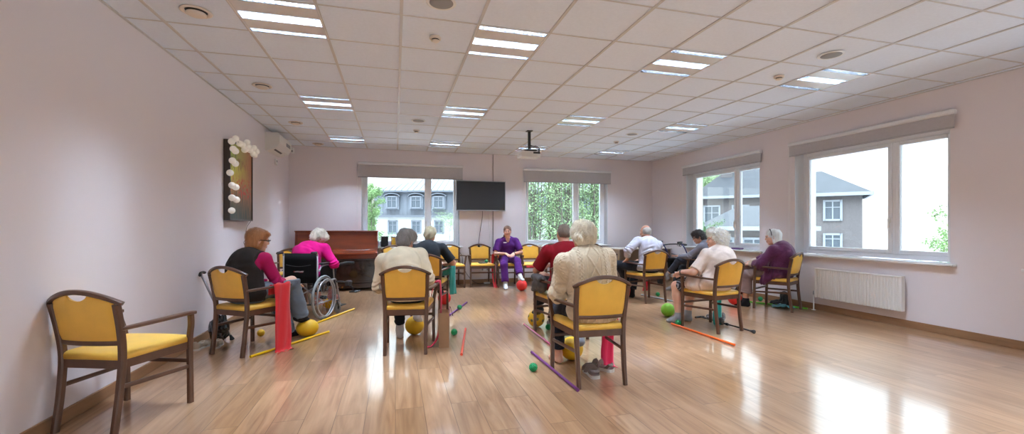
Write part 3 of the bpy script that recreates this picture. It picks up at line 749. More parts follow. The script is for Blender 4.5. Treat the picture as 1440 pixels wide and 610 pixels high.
# ------------------------------------------------------------------ painting
def art_mat():
    m = bpy.data.materials.new('painted_canvas'); m.use_nodes = True; nt = m.node_tree; b = nt.nodes['Principled BSDF']; L = nt.links.new
    tc = nt.nodes.new('ShaderNodeTexCoord'); sp = nt.nodes.new('ShaderNodeSeparateXYZ'); L(tc.outputs['Object'], sp.inputs[0])
    mp = nt.nodes.new('ShaderNodeMapping'); mp.inputs['Scale'].default_value = (1, 9, 2.2); L(tc.outputs['Object'], mp.inputs['Vector'])
    n = nt.nodes.new('ShaderNodeTexNoise'); n.inputs['Scale'].default_value = 1.5; n.inputs['Detail'].default_value = 6; L(mp.outputs[0], n.inputs['Vector'])
    ma = nt.nodes.new('ShaderNodeMath'); ma.operation = 'MULTIPLY_ADD'; ma.inputs[1].default_value = .5; L(n.outputs['Fac'], ma.inputs[0]); L(sp.outputs[2], ma.inputs[2])
    r = nt.nodes.new('ShaderNodeValToRGB'); L(ma.outputs[0], r.inputs['Fac']); e = r.color_ramp.elements
    e[0].position = .18; e[0].color = (*lin((70, 72, 64)), 1); e[1].position = 1.2; e[1].color = (*lin((110, 92, 70)), 1)
    for p, c in ((.45, (96, 84, 66)), (.68, (186, 138, 84)), (.9, (214, 214, 84)), (1.0, (176, 186, 96))):
        x = e.new(min(p, 1.0)); x.color = (*lin(c), 1)
    ny = nt.nodes.new('ShaderNodeMapRange'); ny.inputs['From Min'].default_value = -.3; ny.inputs['From Max'].default_value = .35; L(sp.outputs[1], ny.inputs['Value'])
    mx = nt.nodes.new('ShaderNodeMix'); mx.data_type = 'RGBA'; L(ny.outputs[0], mx.inputs[0]); L(r.outputs[0], mx.inputs[6]); mx.inputs[7].default_value = (*lin((176, 118, 78)), 1)
    # dark vertical stems in the lower half
    mp2 = nt.nodes.new('ShaderNodeMapping'); mp2.inputs['Scale'].default_value = (1, 60, 5); L(tc.outputs['Object'], mp2.inputs['Vector'])
    n2 = nt.nodes.new('ShaderNodeTexNoise'); n2.inputs['Scale'].default_value = 1; n2.inputs['Detail'].default_value = 4; L(mp2.outputs[0], n2.inputs['Vector'])
    lo_ = nt.nodes.new('ShaderNodeMapRange'); lo_.inputs['From Min'].default_value = .75; lo_.inputs['From Max'].default_value = .0; L(sp.outputs[2], lo_.inputs['Value'])
    st = nt.nodes.new('ShaderNodeMath'); st.operation = 'MULTIPLY'; L(n2.outputs['Fac'], st.inputs[0]); L(lo_.outputs[0], st.inputs[1])
    st2 = nt.nodes.new('ShaderNodeMapRange'); st2.inputs['From Min'].default_value = .15; st2.inputs['From Max'].default_value = .5; L(st.outputs[0], st2.inputs['Value'])
    mx2 = nt.nodes.new('ShaderNodeMix'); mx2.data_type = 'RGBA'; L(st2.outputs[0], mx2.inputs[0]); L(mx.outputs[2], mx2.inputs[6]); mx2.inputs[7].default_value = (*lin((66, 74, 66)), 1)
    # red poppies: voronoi spots in the middle band
    vo = nt.nodes.new('ShaderNodeTexVoronoi'); vo.inputs['Scale'].default_value = 17; vo.inputs['Randomness'].default_value = 1; L(tc.outputs['Object'], vo.inputs['Vector'])
    s1 = nt.nodes.new('ShaderNodeMath'); s1.operation = 'LESS_THAN'; s1.inputs[1].default_value = .34; L(vo.outputs['Distance'], s1.inputs[0])
    bd = nt.nodes.new('ShaderNodeMapRange'); bd.inputs['From Min'].default_value = .28; bd.inputs['From Max'].default_value = .34; L(sp.outputs[2], bd.inputs['Value'])
    bd2 = nt.nodes.new('ShaderNodeMapRange'); bd2.inputs['From Min'].default_value = .60; bd2.inputs['From Max'].default_value = .48; L(sp.outputs[2], bd2.inputs['Value'])
    q = nt.nodes.new('ShaderNodeMath'); q.operation = 'MULTIPLY'; L(bd.outputs[0], q.inputs[0]); L(bd2.outputs[0], q.inputs[1])
    q2 = nt.nodes.new('ShaderNodeMath'); q2.operation = 'MULTIPLY'; L(q.outputs[0], q2.inputs[0]); L(s1.outputs[0], q2.inputs[1])
    mx3 = nt.nodes.new('ShaderNodeMix'); mx3.data_type = 'RGBA'; L(q2.outputs[0], mx3.inputs[0]); L(mx2.outputs[2], mx3.inputs[6]); mx3.inputs[7].default_value = (*lin((196, 66, 50)), 1)
    L(mx3.outputs[2], b.inputs['Base Color']); b.inputs['Roughness'].default_value = .6
    return m
pt = thing('painting', 'tall painting of red poppies in a dark frame on the left wall', 'painting', (XL, 6.48, 1.33))
M_pf = mat('dark_frame', (66, 56, 48), .4)
b = MB(); b.box(.004, .075, -.44, -.42, 0, 1.0); b.box(.004, .075, .42, .44, 0, 1.0); b.box(.004, .075, -.42, .42, 0, .02); b.box(.004, .075, -.42, .42, .98, 1.0); b.obj('frame', M_pf, pt)
cv = MB().box(.01, .062, -.42, .42, .02, .98).obj('canvas', art_mat(), pt)
# cotton ball light string
M_cot = mat('cotton_ball', (236, 232, 224), .9, bump=.5, bscale=60, emit=(255, 240, 220), estr=.05)
lt = thing('ball_light_string', 'string of white cotton ball lights draped over the painting', 'string lights', (XL, 6.48, 1.33))
rs = random.Random(5)
balls = [(-.50, 1.00), (-.38, 1.07), (-.47, .90), (-.42, .88), (-.49, .73), (-.42, .70), (-.46, .56), (-.46, .38), (-.41, .36), (-.49, .20), (-.38, .18), (-.42, .02+.0), (-.20, .99), (-.06, 1.00), (-.02, .94), (.08, 1.06), (.12, .97), (.18, 1.02), (.24, .98), (.28, .93), (.34, 1.03), (.38, .97), (.45, 1.00), (.48, .95)]
pts = []
for i, (y, z) in enumerate(balls):
    if i < 12: z = .12+.9*(z-.02)/1.05+.0
    x = .10+rs.uniform(-.02, .03); pts.append((x, y, z))
    MB().sphere((x, y, z), .040, 18, 12).obj('ball', M_cot, lt, smooth=True)
c = MB(); c.tube(spline([pts[11], pts[10], pts[8], pts[7], pts[6], pts[5], pts[3], pts[2], pts[1], pts[12], pts[13], pts[16], pts[18], pts[21], pts[23]], 4), .002, 6)
c.tube(spline([(.09, .30, .0), (.03, .32, -.1), (.02, .31, -.25), (.02, .24, -.30), (.03, .30, -.36), (.03, .36, -.33), (.02, .30, -.30), (.02, .28, -.45), (.02, .26, -1.0)], 6), .003, 6); c.obj('cord', mat('grey_cord', (110, 106, 100), .6), lt)

# ------------------------------------------------------------------ radiator
M_rad = mat('radiator_white', (232, 230, 226), .35)
rd = thing('radiator', 'white ribbed panel radiator under the near right window', 'radiator', (XR-.05, 4.47, 0))
b = MB(); prof = []
n = 33
poly = []
for i in range(n+1):
    y = -.56+1.12*i/n
    poly += [(-.045-.0, y-.006), (-.056, y-.004), (-.056, y+.004), (-.045, y+.006)]
poly = [(0, -.565)]+[p for p in poly]+[(0, .565)]
b.prism([(y, x) for x, y in []] or [(p[0], p[1]) for p in poly], .20, .62, 'xy'); b.obj('panel', M_rad, rd)
b = MB(); b.box(-.058, .0, -.575, .575, .615, .635, bev=.004); b.box(-.058, 0, .563, .575, .20, .62); b.box(-.058, 0, -.575, -.563, .20, .62); b.obj('cover', M_rad, rd)
b = MB(); b.tube(spline([(-.03, .57, .25), (-.03, .60, .25), (-.03, .61, .22), (-.03, .61, 0)], 5), .009, 10); b.lathe([(.009, 0), (.028, 0), (.028, .006), (.009, .012)], 16, c=(-.03, .61, 0)); b.obj('pipe', M_rad, rd, smooth=True)
b = MB(); b.lathe([(0, 0), (.018, 0), (.02, .03), (.016, .055), (0, .058)], 16, c=(-.03, .60, .235)); b.obj('valve', M_sil, rd, smooth=True)
for y in (-.4, .4): MB().box(0, .048, y-.01, y+.01, .3, .5).obj('bracket', M_rad, rd)

# ------------------------------------------------------------------ long table in the far right corner
M_top = mat('table_top', (196, 184, 174), .4)
M_tpan = mat('table_panel', (150, 132, 118), .55)
tb = thing('long_table', 'long grey-brown table in the far right corner', 'table', (5.40, 8.93, 0))
MB().box(-.62, .72, -.33, .36, .735, .765, bev=.004).obj('tabletop', M_top, tb)
MB().box(-.58, .69, .10, .12, .28, .735).obj('modesty_panel', M_tpan, tb)
for x in (-.60, .68): MB().box(x, x+.025, -.30, .33, 0, .735).obj('side_panel', M_tpan, tb)

# window sill things
t = thing('black_speaker', 'small black loudspeaker on the window sill beside the piano', 'speaker', (-.22, YB-.02, .83), rz=.2)
MB().box(-.07, .07, -.05, .06, 0, .22, bev=.008).obj('cabinet', M_black, t); MB().lathe([(0, .0), (.045, 0), (.05, .004)], 20, M=Matrix.Translation((0, -.052, .09)) @ Matrix.Rotation(rad(90), 4, 'X')).obj('grille', mat('dark_mesh', (40, 40, 42), .8), t)
t = thing('picture_book', 'yellow picture book with purple border standing on the window sill', 'book', (.02, YB+.02, .83), rz=.1)
def bookmat():
    m = bpy.data.materials.new('book_cover'); m.use_nodes = True; nt = m.node_tree; b = nt.nodes['Principled BSDF']; L = nt.links.new
    tc = nt.nodes.new('ShaderNodeTexCoord'); v = nt.nodes.new('ShaderNodeTexNoise'); v.inputs['Scale'].default_value = 9; v.inputs['Detail'].default_value = 0; L(tc.outputs['Object'], v.inputs['Vector'])
    r = nt.nodes.new('ShaderNodeValToRGB'); r.color_ramp.interpolation = 'CONSTANT'; L(v.outputs['Fac'], r.inputs['Fac']); e = r.color_ramp.elements
    e[0].color = (*lin((214, 168, 50)), 1); e[1].position = .62; e[1].color = (*lin((232, 224, 214)), 1); L(r.outputs[0], b.inputs['Base Color']); return m
MB().box(-.11, .11, -.006, .012, 0, .21).obj('pages', mat('purple_border', (120, 84, 120), .6), t)
MB().box(-.10, .105, -.009, -.005, .0, .19).obj('cover', bookmat(), t)
# ------------------------------------------------------------------ outside
TH = .2640
def ext_frame(D):   # metric frame facing the room at distance D along the view axis
    return Matrix.Translation((math.sin(TH)*D, math.cos(TH)*D, 1.25)) @ Matrix.Rotation(-TH, 4, 'Z')
M_ewall = mat('render_white', (190, 190, 188), .9, var=.05, vscale=.6)
M_clad = mat('grey_cladding', (116, 121, 130), .7, var=.06, vscale=1)
M_roof = mat('roof_sheet', (92, 94, 100), .5, var=.08, vscale=.5)
M_slate = mat('roof_slate', (56, 58, 63), .7, var=.12, vscale=2)
M_etrim = mat('exterior_trim', (94, 98, 106), .6)
M_ewin = mat('exterior_window', (84, 92, 100), .15)
M_ewfr = mat('exterior_window_frame', (112, 116, 124), .6)
M_ewhite = mat('exterior_white', (146, 150, 156), .7)
M_brick = mat('grey_brick', (104, 98, 98), .9, var=.12, vscale=14)
M_bounce = mat('pale_bounce_ground', (172, 174, 176), 1, var=.2, vscale=1)  # unseen ground, made pale so daylight bounces up to the ceiling
g = MB(); g.box(-60, 90, -30, 120, -4.2, -4.0); o = g.obj('ground', M_bounce); tag(o, 'unseen ground far below the windows, kept pale to bounce daylight up', 'ground', kind='structure')

def frame_win(b, x, y, z, w, h, par, arch=False, trim=None, frm=M_ewfr):
    wn = MB(); wn.box(x-w/2, x+w/2, y-.05, y+.05, z, z+h)
    f = wn.obj('window', M_ewin, par)
    k = MB(); t = .07
    k.box(x-w/2-t, x-w/2+t, y-.12, y, z-t, z+h+t); k.box(x+w/2-t, x+w/2+t, y-.12, y, z-t, z+h+t); k.box(x-w/2, x+w/2, y-.12, y, z-t, z+t); k.box(x-w/2, x+w/2, y-.12, y, z+h-t, z+h+t)
    k.box(x-.04, x+.04, y-.10, y, z, z+h); k.box(x-w/2, x+w/2, y-.10, y, z+h*.66-.03, z+h*.66+.03)
    k.obj('muntin', frm, f)
# grey mansard house seen through the first back window
D = 45; U = D/607.0
def X(p): return (p-719.5)*U
def Zp(p): return (318.7-p)*U
hs = thing('mansard_house', 'white house with grey mansard roof and arched dormers outside the first window', 'house'); hs.matrix_world = ext_frame(D)
x0, x1 = X(526), X(860)
MB().box(x0, x1, 0, 9, -5.2, Zp(304)).obj('wall', M_ewall, hs)
b = MB(); b.box(x0, x1, 0.15, 8.8, Zp(304), Zp(270)); 
k = int((x1-x0)/.42)
for i in range(k+1): b.box(x0+i*.42-.012, x0+i*.42+.012, .12, .15, Zp(304), Zp(270))
b.obj('mansard', M_clad, hs)
MB().box(x0-.15, x1+.1, -.35, .2, Zp(305), Zp(302.5)).obj('cornice', M_etrim, hs)
MB().box(x0-.3, x1+.2, -.4, .3, Zp(270.5), Zp(268)).obj('gutter', M_etrim, hs)
b = MB(); ze = Zp(268); zr = Zp(245)
b.add([(x0-.3, -.4, ze), (x1+.2, -.4, ze), (x1+.2, 4.6, zr), (x0+4.2, 4.6, zr), (x1+.2, 9.4, ze), (x0-.3, 9.4, ze)], [(0, 1, 2, 3), (3, 2, 4, 5), (0, 3, 5), (0, 5, 4, 1), (1, 4, 2)]); 
for i in range(40):
    xx = x0+.4+i*.62
    if xx > x1: break
    tt = min(1, (xx-(x0-.3))/4.5)
    b.sweep([(xx, -.4, ze+.03), (xx, -.4+5.0*tt, ze+(zr-ze)*tt+.03)], (.02, .03))
b.obj('roof', M_roof, hs)
for px in (552, 585.5, 617, 648, 682, 716, 750, 784, 818):
    dm = MB(); cx = X(px); w = .62; z0 = Zp(293); z1 = Zp(276)
    arc = [(cx-w-.22, z1-.05)]+[(cx-(w+.22)*math.cos(PI*t/10), z1-.05+.38*math.sin(PI*t/10)) for t in range(11)]+[(cx+w+.22, z1-.05)]
    dm.box(cx-w-.08, cx+w+.08, -.35, .2, z0-.1, z1)
    d_ = dm.obj('dormer', M_clad, hs)
    h_ = MB(); h_.prism(arc+[(cx+(w+.12)*math.cos(PI*t/10), z1-.05+.26*math.sin(PI*t/10)) for t in range(11)], -.55, .1, 'xz'); h_.obj('dormer_hood', M_etrim, d_)
    frame_win(None, cx, -.36, z0+.05, 1.0, z1-z0-.1, hs, frm=M_ewfr)
for px in (552, 585, 617, 650, 684, 718, 752, 786, 820):
    frame_win(None, X(px), .0, Zp(327.5), .9, Zp(310.5)-Zp(327.5), hs, frm=M_ewfr)
    frame_win(None, X(px), .0, Zp(368), .9, 1.5, hs, frm=M_ewfr)

# houses beyond the right wall
def gable_house(name, lab, cx, cy, rz, w, d, zb, ze, zr, wall, rows, trim=M_ewhite, over=.5, hip=True):
    h = thing(name, lab, 'house', (cx, cy, 0), rad(rz))
    MB().box(-w/2, w/2, -d/2, d/2, zb, ze).obj('wall', wall, h)
    b = MB(); a = w/2+over; c = d/2+over; r = max(.1, w/2-d/2) if hip else a
    b.add([(-a, -c, ze), (a, -c, ze), (a, c, ze), (-a, c, ze), (-r, 0, zr), (r, 0, zr)], [(0, 1, 5, 4), (1, 2, 5), (2, 3, 4, 5), (3, 0, 4), (3, 2, 1, 0)]); b.obj('roof', M_slate, h)
    b = MB(); b.box(-a-.05, a+.05, -c-.1, -c+.05, ze-.22, ze+.02); b.box(-a-.1, -a+.05, -c, c, ze-.22, ze+.02); b.box(a-.05, a+.1, -c, c, ze-.22, ze+.02); b.box(-a, a, c-.05, c+.1, ze-.22, ze+.02); b.obj('fascia', trim, h)
    for (x, z, ww, hh) in rows: frame_win(None, x, -d/2, z, ww, hh, h, frm=trim)
    return h
# near low roof with a taller wing behind (far right window)
def atD(px, d): u = (px-719.5)/607*d; return (math.cos(TH)*u+math.sin(TH)*d, math.cos(TH)*d-math.sin(TH)*u)
x, y = atD(1060, 43)
hA = gable_house('slate_house', 'large slate-roofed brick house outside the far right window', x, y, -43, 10, 8.6, -5, 4.1, 8.3, M_brick, [(-3.6+i*2.4, 1.3, 1.3, 1.9) for i in range(4)]+[(-3.6+i*2.4, -2.0, 1.3, 1.7) for i in range(4)])
b = MB(); b.box(-2.9, -1.9, -2.6, -1.6, 5.0, 7.6); b.box(-3.0, -1.8, -2.7, -1.5, 7.6, 7.8); b.obj('chimney', M_brick, hA)
x, y = atD(1058, 27)
gable_house('low_house', 'low slate-roofed brick wing in front of the larger house', x, y, -43, 5.2, 3.6, -5, 1.25, 2.55, M_brick, [(-1.6+i*1.6, -.75, 1.1, 1.3) for i in range(3)], over=.5)
x, y = atD(1151, 34)
hB = gable_house('brick_house', 'brown brick house with white windows outside the near right window', x, y, -50, 5, 4.6, -5, 3.7, 5.6, M_brick, [(-1.1+i*1.9, 1.75, 1.0, 1.4) for i in range(2)]+[(-1.1+i*1.9, -.3, 1.0, 1.0) for i in range(2)]+[(-1.1+i*1.9, -3, 1.0, 1.2) for i in range(2)], over=.5)

# trees: trunk, fine branches, leaf cloud
M_leaf = mat('leaf_green', (122, 152, 96), .8, var=.3, vscale=1.5); M_leaf2 = mat('leaf_pale', (140, 164, 118), .8, var=.25, vscale=1.5); M_leaf3 = mat('leaf_dark', (92, 124, 78), .8, var=.3, vscale=1.5)
M_bark = mat('bark_grey', (96, 88, 80), .9)
def tree(name, lab, x, y, zb, h, w, leaf, nl, seed, size=.11, grp='trees outside the windows', stems=5, low=.1):
    t = thing(name, lab, 'tree', (x, y, zb), group=grp); rs = random.Random(seed); b = MB(); tips = []
    for s_ in range(stems):
        a = rs.uniform(0, 6.28); r = rs.uniform(0, w*.25); px_, py_ = r*math.cos(a), r*math.sin(a); pts = [(px_*.4, py_*.4, 0)]
        for k in range(1, 7):
            px_ += rs.uniform(-.08, .08)*w*.5+px_*.06; py_ += rs.uniform(-.08, .08)*w*.5+py_*.06; pts.append((px_, py_, h*(k+rs.uniform(-.35, .35))/6))
        R0 = .0055*h
        b.tube(pts, [R0*(1-.13*i) for i in range(7)], 6); 
        for k in range(1, 7):
            for _ in range(4):
                aa = rs.uniform(0, 6.28); L_ = w*rs.uniform(.15, .42); p0 = Vector(pts[k-1]).lerp(Vector(pts[k]), rs.random()); p1 = p0+Vector((math.cos(aa)*L_*.5, math.sin(aa)*L_*.5, L_*.35)); p2 = p0+Vector((math.cos(aa)*L_, math.sin(aa)*L_, L_*rs.uniform(.4, .9)))
                b.tube([p0, p1, p2], [R0*.3, R0*.2, R0*.08], 4, cap=False); tips += [p1, p2, (p0+p1)/2, (p1+p2)/2]
    b.obj('trunk', M_bark, t)
    f = MB()
    rn = np.random.RandomState(seed); nl = int(nl*3.6); size *= .40; V = []; F = []
    for i in range(nl):
        c = tips[rn.randint(len(tips))]
        if c.z < low*h: continue
        p = np.array(c)+rn.normal(size=3)*w*.055; u = rn.normal(size=3); u /= np.linalg.norm(u); v = np.cross(u, rn.normal(size=3)); v /= np.linalg.norm(v)
        s = size*rn.uniform(.6, 1.3); o = len(V); V += [p-u*s, p+v*s*.5, p+u*s, p-v*s*.5]; F.append((o, o+1, o+2, o+3))
    f.v = [tuple(q) for q in V]; f.f = F; f.m = [0]*len(F)
    f.obj('foliage', leaf, t)
x, y = atD(516, 26); tree('leafy_tree', 'bright green tree at the left edge of the first back window', x, y, -4, 7.4, 1.7, M_leaf, 7000, 1, .12)
x, y = atD(640, 30); tree('leafy_tree', 'sparse green tree in front of the white house, right part of the first window', x, y, -4, 6.0, 2.8, M_leaf2, 2400, 2, .09)
x, y = atD(548, 24); tree('leafy_tree', 'low green sapling behind the window sill beside the piano', x, y, -4, 4.6, 1.3, M_leaf3, 900, 9, .10)
for i, (px, d, h_, w_, lf, n_, lb) in enumerate([(752, 17, 9.5, 2.6, M_leaf2, 3600, 'left'), (778, 19, 9.5, 2.8, M_leaf, 4200, 'left of centre'), (800, 16, 9, 2.2, M_leaf2, 3200, 'centre'), (826, 18, 9.5, 2.8, M_leaf, 4500, 'right of centre'), (850, 17, 9.5, 2.6, M_leaf2, 5200, 'right')]):
    x, y = atD(px, d); tree('slender_tree', 'slender many-stemmed tree with fresh leaves, the %s one outside the second window' % lb, x, y, -4, h_, w_, lf, n_, 20+i, .10, stems=11)
tree('ivy_shrub', 'tall green shrub at the left of the far right window', 11.0, 13.5, -4, 5.3, 1.2, M_leaf3, 6500, 41, .08)
tree('garden_tree', 'green bush below the near right window', 13.6, 7.3, -4, 5.1, 1.7, M_leaf, 4500, 42, .09)
x, y = atD(990, 62); tree('tall_tree', 'tall pale tree behind the slate house', x, y, -4, 13, 7, M_leaf2, 5000, 43, .3)
# ------------------------------------------------------------------ people
M_skin = mat('skin', (214, 160, 134), .5, sss=.12, var=.05, vscale=20)
M_skin2 = mat('skin_pale', (222, 172, 148), .5, sss=.12, var=.05, vscale=20)
M_lip = mat('lips', (186, 112, 102), .45)
M_eyew = mat('eye_white', (190, 180, 174), .2)
M_iris = mat('eye_dark', (50, 40, 34), .15)
def V3(*a): return Vector(a)
def ik(a, b, l1, l2, pole):
    a = Vector(a); b = Vector(b); d = b-a; L = d.length
    if L > (l1+l2)*.998: l1 *= L/((l1+l2)*.995); l2 = L/.995-l1 if L/.995-l1 > 0 else l2; s_ = L/(l1+l2); 
    t = (l1*l1-l2*l2+L*L)/(2*L); h = math.sqrt(max(1e-6, l1*l1-t*t)); n = d.normalized(); p = Vector(pole); p = (p-n*p.dot(n)).normalized()
    return a+n*t+p*h
def tup(v): return (v[0], v[1], v[2])

def hand(S, W, f, n, s, curl=.35, k=.0, sc=1.0, grow=0.0):
    """W wrist, f pointing direction, n palm normal, s = side of the thumb"""
    f = Vector(f).normalized(); n = Vector(n); n = (n-f*n.dot(f)).normalized(); s = Vector(s); s = (s-f*s.dot(f)-n*s.dot(n)).normalized()
    L = [.072, .080, .074, .058]; g = grow
    for i in range(4):
        base = W+f*.085*sc+s*(1.45-i)*.0205*sc+f*(-.004*abs(i-1.2))
        S.cap(W+f*.012+s*(.9-i*.6)*.018*sc, base, .0150*sc+g, .0125*sc+g, k=.014)
        d = (f*math.cos(curl*.5)+n*math.sin(curl*.5)+s*(1.2-i)*.07).normalized(); a = base; l = L[i]*sc
        for q in range(3):
            b = a+d*l*(.45, .32, .25)[q]; r0 = (.0092, .0085, .0078)[q]*sc+g; S.cap(a, b, r0, r0-.0006, k=.004); a = b
            ang = curl*(.9 if q == 0 else .7); ca, sa = math.cos(ang), math.sin(ang); fx = d.dot(f); nx = d.dot(n); sx = d.dot(s)
            d = (f*(fx*ca-nx*sa)+n*(fx*sa+nx*ca)+s*sx).normalized()
    t0 = W+f*.022*sc+s*.018*sc; t1 = t0+(f*.55+s*.75+n*.25).normalized()*.045*sc; t2 = t1+(f*.85+s*.4+n*.25).normalized()*.032*sc; t3 = t2+(f*.95+s*.1+n*.3).normalized()*.024*sc
    S.cap(t0, t1, .0150*sc+g, .0120*sc+g, k=.012); S.cap(t1, t2, .0108*sc+g, .0098*sc+g, k=.005); S.cap(t2, t3, .0098*sc+g, .0082*sc+g, k=.004)

def head_skin(S, H, R, N, neck_r=.050, fem=True, sc=1.0, mask=None):
    P = lambda x, y, z: tup(H+R @ V3(x*sc, y*sc, z*sc))
    e = lambda c, r, k=.02, m='+': S.ell(P(*c), (r[0]*sc, r[1]*sc, r[2]*sc), R, k, m)
    S.cap(P(0, -.022, -.055), tup(N), neck_r*.98, neck_r*1.08, k=.03)
    e((0, -.012, .028), (.074, .094, .088)); e((0, .030, -.030), (.060, .060, .078), .03); e((0, .058, -.088), (.024, .022, .020), .025)
    for s_ in (-1, 1):
        e((s_*.034, .062, -.028), (.026, .026, .026), .02); S.cap(P(s_*.05, .0, -.06), P(s_*.02, .06, -.092), .018*sc, .016*sc, k=.02)
        e((s_*.031, .094, .010), (.017, .010, .0085), .006, '-')
        S.cap(P(s_*.012, .090, .030), P(s_*.048, .078, .030), .0085*sc, .0075*sc, k=.01)
        e((s_*.0765, -.008, -.004), (.010, .020, .031), .008); e((s_*.084, .001, -.004), (.007, .010, .018), .004, '-')
    S.cap(P(0, .088, .018), P(0, .1055, -.020), .0065*sc, .0095*sc, k=.012)
    for s_ in (-1, 1): S.ell(P(s_*.0095, .098, -.025), (.007*sc, .008*sc, .006*sc), R, .006)
    S.cap(P(-.018, .083, -.051), P(0, .0905, -.050), .0045*sc, .006*sc, k=.008); S.cap(P(.018, .083, -.051), P(0, .0905, -.050), .0045*sc, .006*sc, k=.008)
    S.cap(P(-.016, .081, -.061), P(0, .0885, -.062), .0045*sc, .0065*sc, k=.008); S.cap(P(.016, .081, -.061), P(0, .0885, -.062), .0045*sc, .0065*sc, k=.008)
    S.cap(P(-.022, .090, -.0565), P(.022, .090, -.0565), .0028*sc, k=.002, mode='-')

def make_person(name, key, label, cfg):
    """cfg holds joints in the local frame of the chair `key` (x right, y forward, z up)"""
    X0, Y0, a0 = CH[key][:3] if key in CH else cfg['root']
    root = thing(name, label, 'person', (X0, Y0, 0), rad(a0), group=None)
    g = lambda k, d=None: cfg.get(k, d)
    h = g('vox', .0062)
    Hd = Vector(g('head')); Rh = rotm(*g('hrot', (0, 0, 0))); hs_ = g('hs', .97); B = g('bulk', 1.0)
    Pv = Vector(g('pelvis', (0, -.085, .585)))
    up = Rh @ V3(0, -.035, -.135)
    Nk = Hd+up*hs_+V3(0, -.005-.01, -.02)
    if g('neck'): Nk = Vector(g('neck'))
    ax = (Nk-Pv); hun = g('hunch', .04)
    fw = V3(0, 1, 0); 
    Wst = Pv+ax*.38+V3(0, -hun*.7, 0); Cst = Pv+ax*.74+V3(0, -hun, 0)
    up_t = (Nk-Wst).normalized(); tw = rad(g('twist', 0)); side = (V3(math.cos(tw), math.sin(tw), g('sroll', 0))).normalized()
    side = (side-up_t*side.dot(up_t)).normalized(); frt = up_t.cross(side); frt = -frt if frt.y < 0 else frt
    Rt = Matrix((side, frt, up_t)).transposed()
    sw = g('sw', .165)*B; shd = g('shd', .055)
    Sh = {s: Nk-up_t*shd+side*s*sw+frt*g('shf', .01) for s in (-1, 1)}
    arms = {}
    for s, kk in ((-1, 'L'), (1, 'R')):
        w = Vector(g('hand'+kk)); el = ik(Sh[s], w, g('ua', .275), g('fa', .235), g('pole'+kk, (s*.8, -.8, -.4))); arms[s] = (Sh[s], el, w)
    Hp = {s: Pv+V3(s*.085*B, .02, -.01) for s in (-1, 1)}
    legs = {}
    for s, kk in ((-1, 'L'), (1, 'R')):
        an = Vector(g('foot'+kk)); kn = ik(Hp[s], an, g('th', .415), g('sh', .40), g('kpole'+kk, (s*.10, .7, 1))); legs[s] = (Hp[s], kn, an)
    arm_r = g('arm_r', (.043, .036, .026)); leg_r = g('leg_r', (.078, .054, .036))
    # bounds
    pts = [Hd, Pv]+[p for a in arms.values() for p in a]+[p for a in legs.values() for p in a]
    lo = [min(p[i] for p in pts)-.24 for i in range(3)]; hi = [max(p[i] for p in pts)+.24 for i in range(3)]; lo[2] = max(-.02, lo[2])
    def torso(S, gr, k=.04):
        S.ell(Pv+V3(0, 0, .0), ((.165*B)+gr, (.115*B)+gr, .115+gr), None, k)
        S.ell(Pv+V3(0, -.02, -.03), ((.170*B)+gr, (.115*B)+gr, .085+gr), None, k)
        S.ell(Wst+frt*g('belly', .01), ((.142*B)+gr, (.108*B)+gr+g('belly', .01), .15+gr), Rt, k+.02)
        S.ell(Cst, ((.152*B)+gr, (.105*B)+gr, .17+gr), Rt, k+.02)
        if g('bust'): 
            for s in (-1, 1): S.ell(Cst+frt*.075+side*s*.07-up_t*.02, (.065+gr, .055+gr, .065+gr), Rt, .03)
        for s in (-1, 1):
            S.cap(Nk-up_t*.035-frt*.012, Sh[s], .048+gr, .050*B**.5+gr, k=.04)
    # ---- body
    S = SDF(lo, hi, h); cov = g('cov', -.014)
    torso(S, cov)
    fp = g('footpitch', {}); fy = g('footyaw', {})
    for s, kk in ((-1, 'L'), (1, 'R')):
        a, el, w = arms[s]; S.cap(a, el, arm_r[0]*B**.5, arm_r[1]*B**.5, k=.02); S.cap(el, w, arm_r[1]*B**.5, arm_r[2], k=.015)
        f = Vector(g('hdir'+kk, (0, 1, -.1))); n = Vector(g('hn'+kk, (0, 0, -1)))
        hand(S, w+f.normalized()*.005, f, n, V3(-s, .1, 0) if not g('thumb'+kk) else Vector(g('thumb'+kk)), g('curl'+kk, .35), sc=g('hsc', 1.0))
        p, kn, an = legs[s]; S.cap(p, kn, leg_r[0]*B**.5, leg_r[1], k=.03); S.cap(kn, kn+(an-kn)*.35, leg_r[1], leg_r[1]*.98, k=.02); S.cap(kn+(an-kn)*.3, an, leg_r[1]*.98, leg_r[2], k=.02)
        pit = rad(fp.get(s, 0)); yw = rad(fy.get(s, s*-8)); fd = V3(-math.sin(yw)*math.cos(pit), math.cos(yw)*math.cos(pit), math.sin(pit)); fu = V3(math.sin(yw)*math.sin(pit), -math.cos(yw)*math.sin(pit), math.cos(pit)); fs = fd.cross(fu)
        cfg['_fd%d' % s] = (fd, fu, fs)
        foot(S, an, fd, fu, fs, 0)
    head_skin(S, Hd, Rh, Nk, g('neck_r', .050), sc=hs_)
    Ri = Rh.inverted(); RiT = np.array(Ri)
    def cls(c):
        q = (c-np.array(Hd)) @ RiT.T/hs_
        m = (np.abs(q[:, 0]) < .020) & (q[:, 1] > .080) & (q[:, 2] > -.067) & (q[:, 2] < -.047)
        return m.astype(int)
    skin = g('skin', M_skin)
    body = S.obj('body', [skin, M_lip], root, cls)
    Hm = lambda x, y, z: Hd+Rh @ V3(x*hs_, y*hs_, z*hs_)
